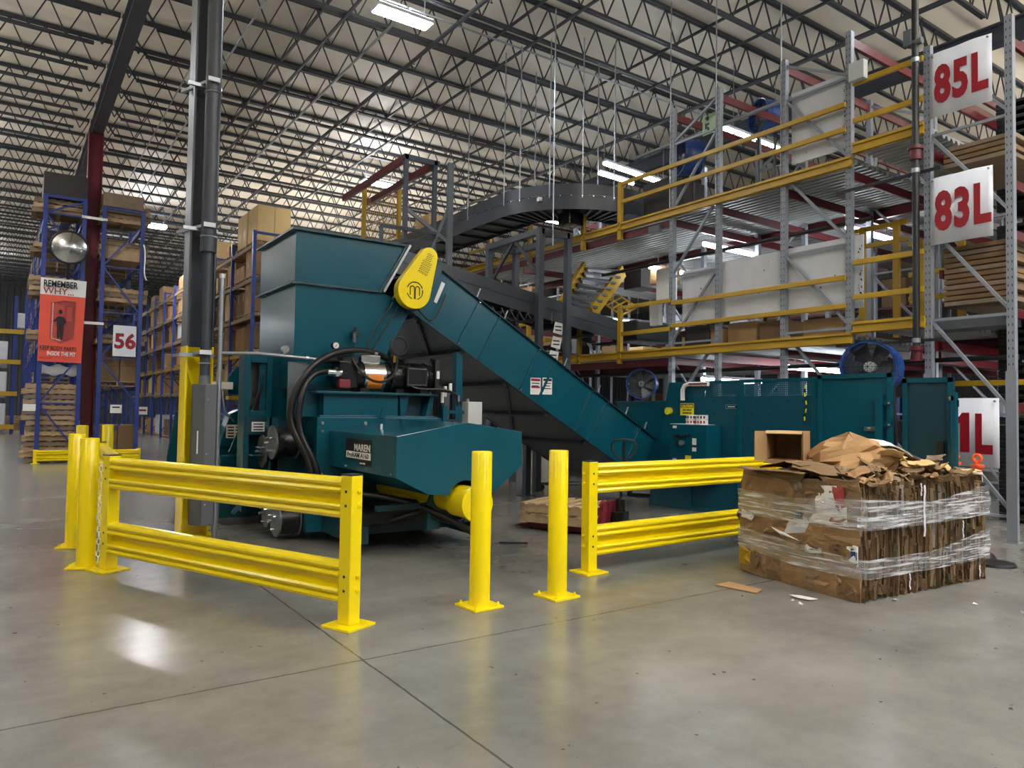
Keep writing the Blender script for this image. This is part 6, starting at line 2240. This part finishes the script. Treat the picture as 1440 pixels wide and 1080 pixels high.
plain('wooden_crate', .62, 1.62, 22.6, 23.8, 6.98, 7.66, 'dark_board', 'dark crate on the very top of the rack above the orange banner', 'crate')
plain('wooden_crate', 2.0, 3.0, 22.6, 23.8, 6.98, 7.36, 'wood_grey', 'long grey wooden crate on top of the rack above the number 56 sign', 'crate')
plain('timber_bundle', 2.05, 2.95, 22.55, 23.6, 5.52, 5.8, 'wood', 'timber bundle on the upper level above the number 56 sign', 'timber bundle')
b = MB()
rs = random.Random(4)
n = 10
pts = [(.7 + .85 * i / n, 22.6 + .02 * sin(i), 2.3 + .25 * j / 4 + .04 * sin(i * 1.3 + j * 2)) for i in range(n + 1) for j in range(5)]
fs = [(i * 5 + j, (i + 1) * 5 + j, (i + 1) * 5 + j + 1, i * 5 + j + 1) for i in range(n) for j in range(4)]
o = b.poly(pts, fs).build('plastic_sheet', 'film_white', None, smooth=True)
md = o.modifiers.new('thick', 'SOLIDIFY')
md.thickness = .01
tag(o, 'crumpled grey plastic sheet on the pallets just below the orange banner', 'plastic sheet')

# orange banner
def bq(x, y):
    return at(x, y, Y=22.38)


t = thing('safety_banner', 'orange red safety banner with a standing figure hung on the blue rack', 'banner', bq(88, 500))
tl, tr, bl_, br = bq(57.5, 389.5), bq(122, 396), bq(52.5, 507.5), bq(114, 511)
n = 10


def lerp2(u, v, dy=0.):
    p = tl.lerp(tr, u).lerp(bl_.lerp(br, u), v)
    return p + V((0, -dy * 2.5 + .01 * sin(u * 7 + v * 3), 0))


def bann(v0, v1, ms, name, u0=0., u1=1., dy=0.):
    pts = [lerp2(u0 + (u1 - u0) * i / n, v0 + (v1 - v0) * j / n, dy) for i in range(n + 1) for j in range(n + 1)]
    fs = [(i * 11 + j, (i + 1) * 11 + j, (i + 1) * 11 + j + 1, i * 11 + j + 1) for i in range(n) for j in range(n)]
    return MB().poly(pts, fs).build(name, ms, t, smooth=True)


o = bann(0, .2, 'paper', 'white_header')
o = bann(.2, 1, 'orange_vinyl', 'banner_cloth')


def bpoly(pts, ms, name, dy=.012):
    return MB().poly([lerp2(u, v, dy) for u, v in pts], [tuple(range(len(pts)))]).build(name, ms, t)


bpoly([(.24, .3), (.52, .26), (.78, .265), (.78, .7), (.5, .78), (.24, .72)], 'orange_mid', 'pit_picture', .008)
bpoly([(.24, .3), (.52, .26), (.78, .265), (.5, .31)], 'orange_dark', 'pit_picture', .012)
bpoly([(.55, .31), (.78, .27), (.78, .7), (.55, .76)], 'orange_dark', 'pit_picture', .010)
bpoly([(.6, .34), (.72, .33), (.72, .5), (.6, .51)], 'orange_mid', 'pit_picture', .014)
fg = MB()
hc = lerp2(.46, .4, .02)
fg.poly([hc + V((.045 * cos(a), 0, .058 * sin(a))) for a in [2 * pi * k / 16 for k in range(16)]], [tuple(range(16))])
for poly in ([(.4, .455), (.52, .455), (.54, .56), (.39, .56)], [(.4, .56), (.46, .56), (.45, .72), (.41, .72)], [(.47, .56), (.53, .56), (.53, .73), (.48, .73)],
             [(.4, .46), (.43, .48), (.32, .525), (.31, .505)], [(.51, .46), (.54, .46), (.6, .53), (.57, .535)]):
    fg.poly([lerp2(u, v, .02) for u, v in poly], [tuple(range(len(poly)))])
fg.build('standing_figure', 'ink', t)
b = MB()
for k in range(20):
    v0 = .3 + k * .021
    b.poly([lerp2(.275, v0, .02), lerp2(.3, v0, .02), lerp2(.3, v0 + .011, .02), lerp2(.275, v0 + .011, .02)], [(0, 1, 2, 3)])
for k in range(6):
    u0 = .29 + k * .035
    b.poly([lerp2(u0, .715 + k * .004, .02), lerp2(u0 + .02, .715 + k * .004, .02), lerp2(u0 + .02, .727 + k * .004, .02), lerp2(u0, .727 + k * .004, .02)], [(0, 1, 2, 3)])
b.build('dotted_line', 'paper', t)
ex = (tr - tl).normalized()
ez = V((0, 0, 1))
W_ = (tr - tl).length
lettering('REMEMBER', .24, lerp2(.06, .105, .02), ex, ez, 'banner_text', 'ink', t, .002, .005, W_ * .9 / (.24 * 5.9))
lettering('WHY...', .24, lerp2(.06, .19, .02), ex, ez, 'banner_text', 'orange_dark', t, .002, .002, .95)
ex2 = (br - bl_).normalized()
lettering('KEEP BODY PARTS', .15, lerp2(.03, .86, .02), ex2, ez, 'banner_text', 'ink', t, .002, .002, W_ * .92 / (.15 * 9.6))
lettering('INSIDE THE PIT', .15, lerp2(.2, .925, .02), ex2, ez, 'banner_text', 'paper', t, .002, .003, W_ * .76 / (.15 * 8.3))
lettering('safety zone', .05, lerp2(.03, .965, .02), ex2, ez, 'banner_text', 'ink', t, .001, 0, 1.2)
# number sign
p, q = at(159.5, 457, Y=22.4), at(190.5, 502, Y=22.4)
t = thing('aisle_sign', 'white sign with the red number 56 on the blue rack end', 'sign', p)
MB().box(p.x, q.x, 22.395, 22.4, q.z, p.z).build('sign_board', 'sign_white', t)
lettering('56', (p.z - q.z) * .66, (p.x + (q.x - p.x) * .05, 22.385, q.z + (p.z - q.z) * .27), (1, 0, 0), (0, 0, 1), 'sign_number', 'sign_red', t, .003, .02, .95)
p, q = at(155, 569, Y=22.4), at(171, 581, Y=22.4)
t = thing('notice', 'small white notice on the blue rack end below the number 56 sign', 'notice', p)
MB().box(p.x, q.x, 22.395, 22.4, q.z, p.z).build('notice_sheet', 'paper', t)
MB().box(p.x + .05, q.x - .05, 22.391, 22.395, p.z - .09, p.z - .05).box(p.x + .14, q.x - .14, 22.391, 22.395, q.z + .04, q.z + .12).build('notice_print', 'ink', t)
p, q = at(32, 568, Y=22.3), at(50, 578, Y=22.3)
t = tag(MB().box(p.x, q.x, 22.29, 22.3, q.z, p.z).build('notice', 'paper', None), 'blank white card on the left side of the pallet stack', 'notice')
p, q = at(194, 572, Y=22.7), at(207, 583, Y=22.7)
t = thing('notice', 'white notice with red print hung beside the rack end in the aisle', 'notice', p)
MB().box(p.x, q.x, 22.695, 22.7, q.z, p.z).build('notice_sheet', 'paper', t)
MB().box(p.x + .03, q.x - .03, 22.69, 22.695, p.z - .12, p.z - .07).build('notice_print', 'sign_red', t)
# rack row spacers across the flue
for y, z, ms, lb in ((22.45, 3.72, 'paper', 'lower'), (22.45, 6.55, 'chrome', 'upper')):
    tag(MB().box(1.5, 2.1, y - .03, y + .03, z - .035, z + .035).build('row_spacer', ms, None), lb + ' pale row spacer between the two blue racks in front of the red column', 'spacer', 'row spacers')
# dome mirror
c = at(97.5, 348, Y=22.2)
t = thing('dome_mirror', 'round convex safety mirror hung on the blue rack above the orange banner', 'mirror', c)
n, mrows = 32, 8
Rm = .42
pts = []
for j in range(mrows + 1):
    r_ = Rm * j / mrows
    for k in range(n):
        a = 2 * pi * k / n
        pts.append(c + V((r_ * cos(a), -.2 * (1 - (r_ / Rm) ** 2) ** .9, r_ * sin(a))))
fs = [(j * n + k, j * n + (k + 1) % n, (j + 1) * n + (k + 1) % n, (j + 1) * n + k) for j in range(mrows) for k in range(n)]
MB().poly(pts, fs).build('mirror_dome', 'chrome', t, smooth=True)
MB().tube(arc(c, Rm, 0, 2 * pi, 36), .03, 8).build('mirror_rim', 'black', t, smooth=True)
MB().bar(c + V((0, .05, -.3)), c + V((0, .25, -.9)), .06, .06).bar(c + V((0, .2, -.6)), (1.5, 22.5, c.z - .9), .04, .04).build('mirror_bracket', 'black', t)
# hanging wire end at the rack
tag(MB().tube(bez((3.0, 22.4, 6.0), (3.1, 22.35, 5.6), (2.95, 22.35, 5.2), (3.1, 22.35, 5.0)), .02, 6).build('hanging_strap', 'paper', None), 'pale strap end dangling from the right side of the number 56 rack', 'strap')

# far-left dock side: rack beams, wrapped goods, loose pallets
for i, (y0, z, lb) in enumerate(((465, 0, 'upper'), (508, 0, 'middle'), (553, 0, 'lower'), (600, 0, 'lowest'))):
    p = at(0, y0, Y=44)
    tag(MB().box(-7.2, at(34 - i * 5, y0, Y=44).x, 43.9, 44.0, p.z - .12, p.z + .1).build('rack_beam', 'yellow_rack', None), lb + ' yellow rack beam at the far left edge of the picture', 'rack beam', 'far left yellow beams')
    if i < 3:
        for k in range(2):
            o = MB().box(-3.2 + k * 1.9, -1.9 + k * 1.9, 44.1, 45.2, p.z + .1 - 1.9, p.z - .5)
            tag(o.build('wrapped_load', 'film_white', None, bevel=.05), ['white stack above the %s far left beam, outer', 'white stack under the %s far left beam, beside the blue upright'][k] % lb, 'wrapped load', 'far left white stacks')
x0 = at(20, 500, Y=44.05).x
tag(MB().box(x0 - .08, x0 + .08, 44.0, 44.15, 0, at(20, 416, Y=44.05).z).build('rack_post', 'blue_rack', None), 'far blue rack upright at the left edge of the picture', 'rack post')
p = at(30, 606, Z=0)
for k in range(6):
    pallet((p.x - .1 + rk.uniform(-.1, .1), p.y + 1 + rk.uniform(-.1, .1), k * .138), 'wooden pallet in the low far stack left of the orange banner', 'far left pallet stack', rk.uniform(-.2, .2))
p, q = at(24, 440, Y=44), at(36, 462, Y=44)
tag(MB().box(p.x, q.x, 44, 44.8, q.z, p.z).build('wrapped_load', 'film_white', None, bevel=.04), 'small white wrapped stack high on the far left yellow beam', 'wrapped load')
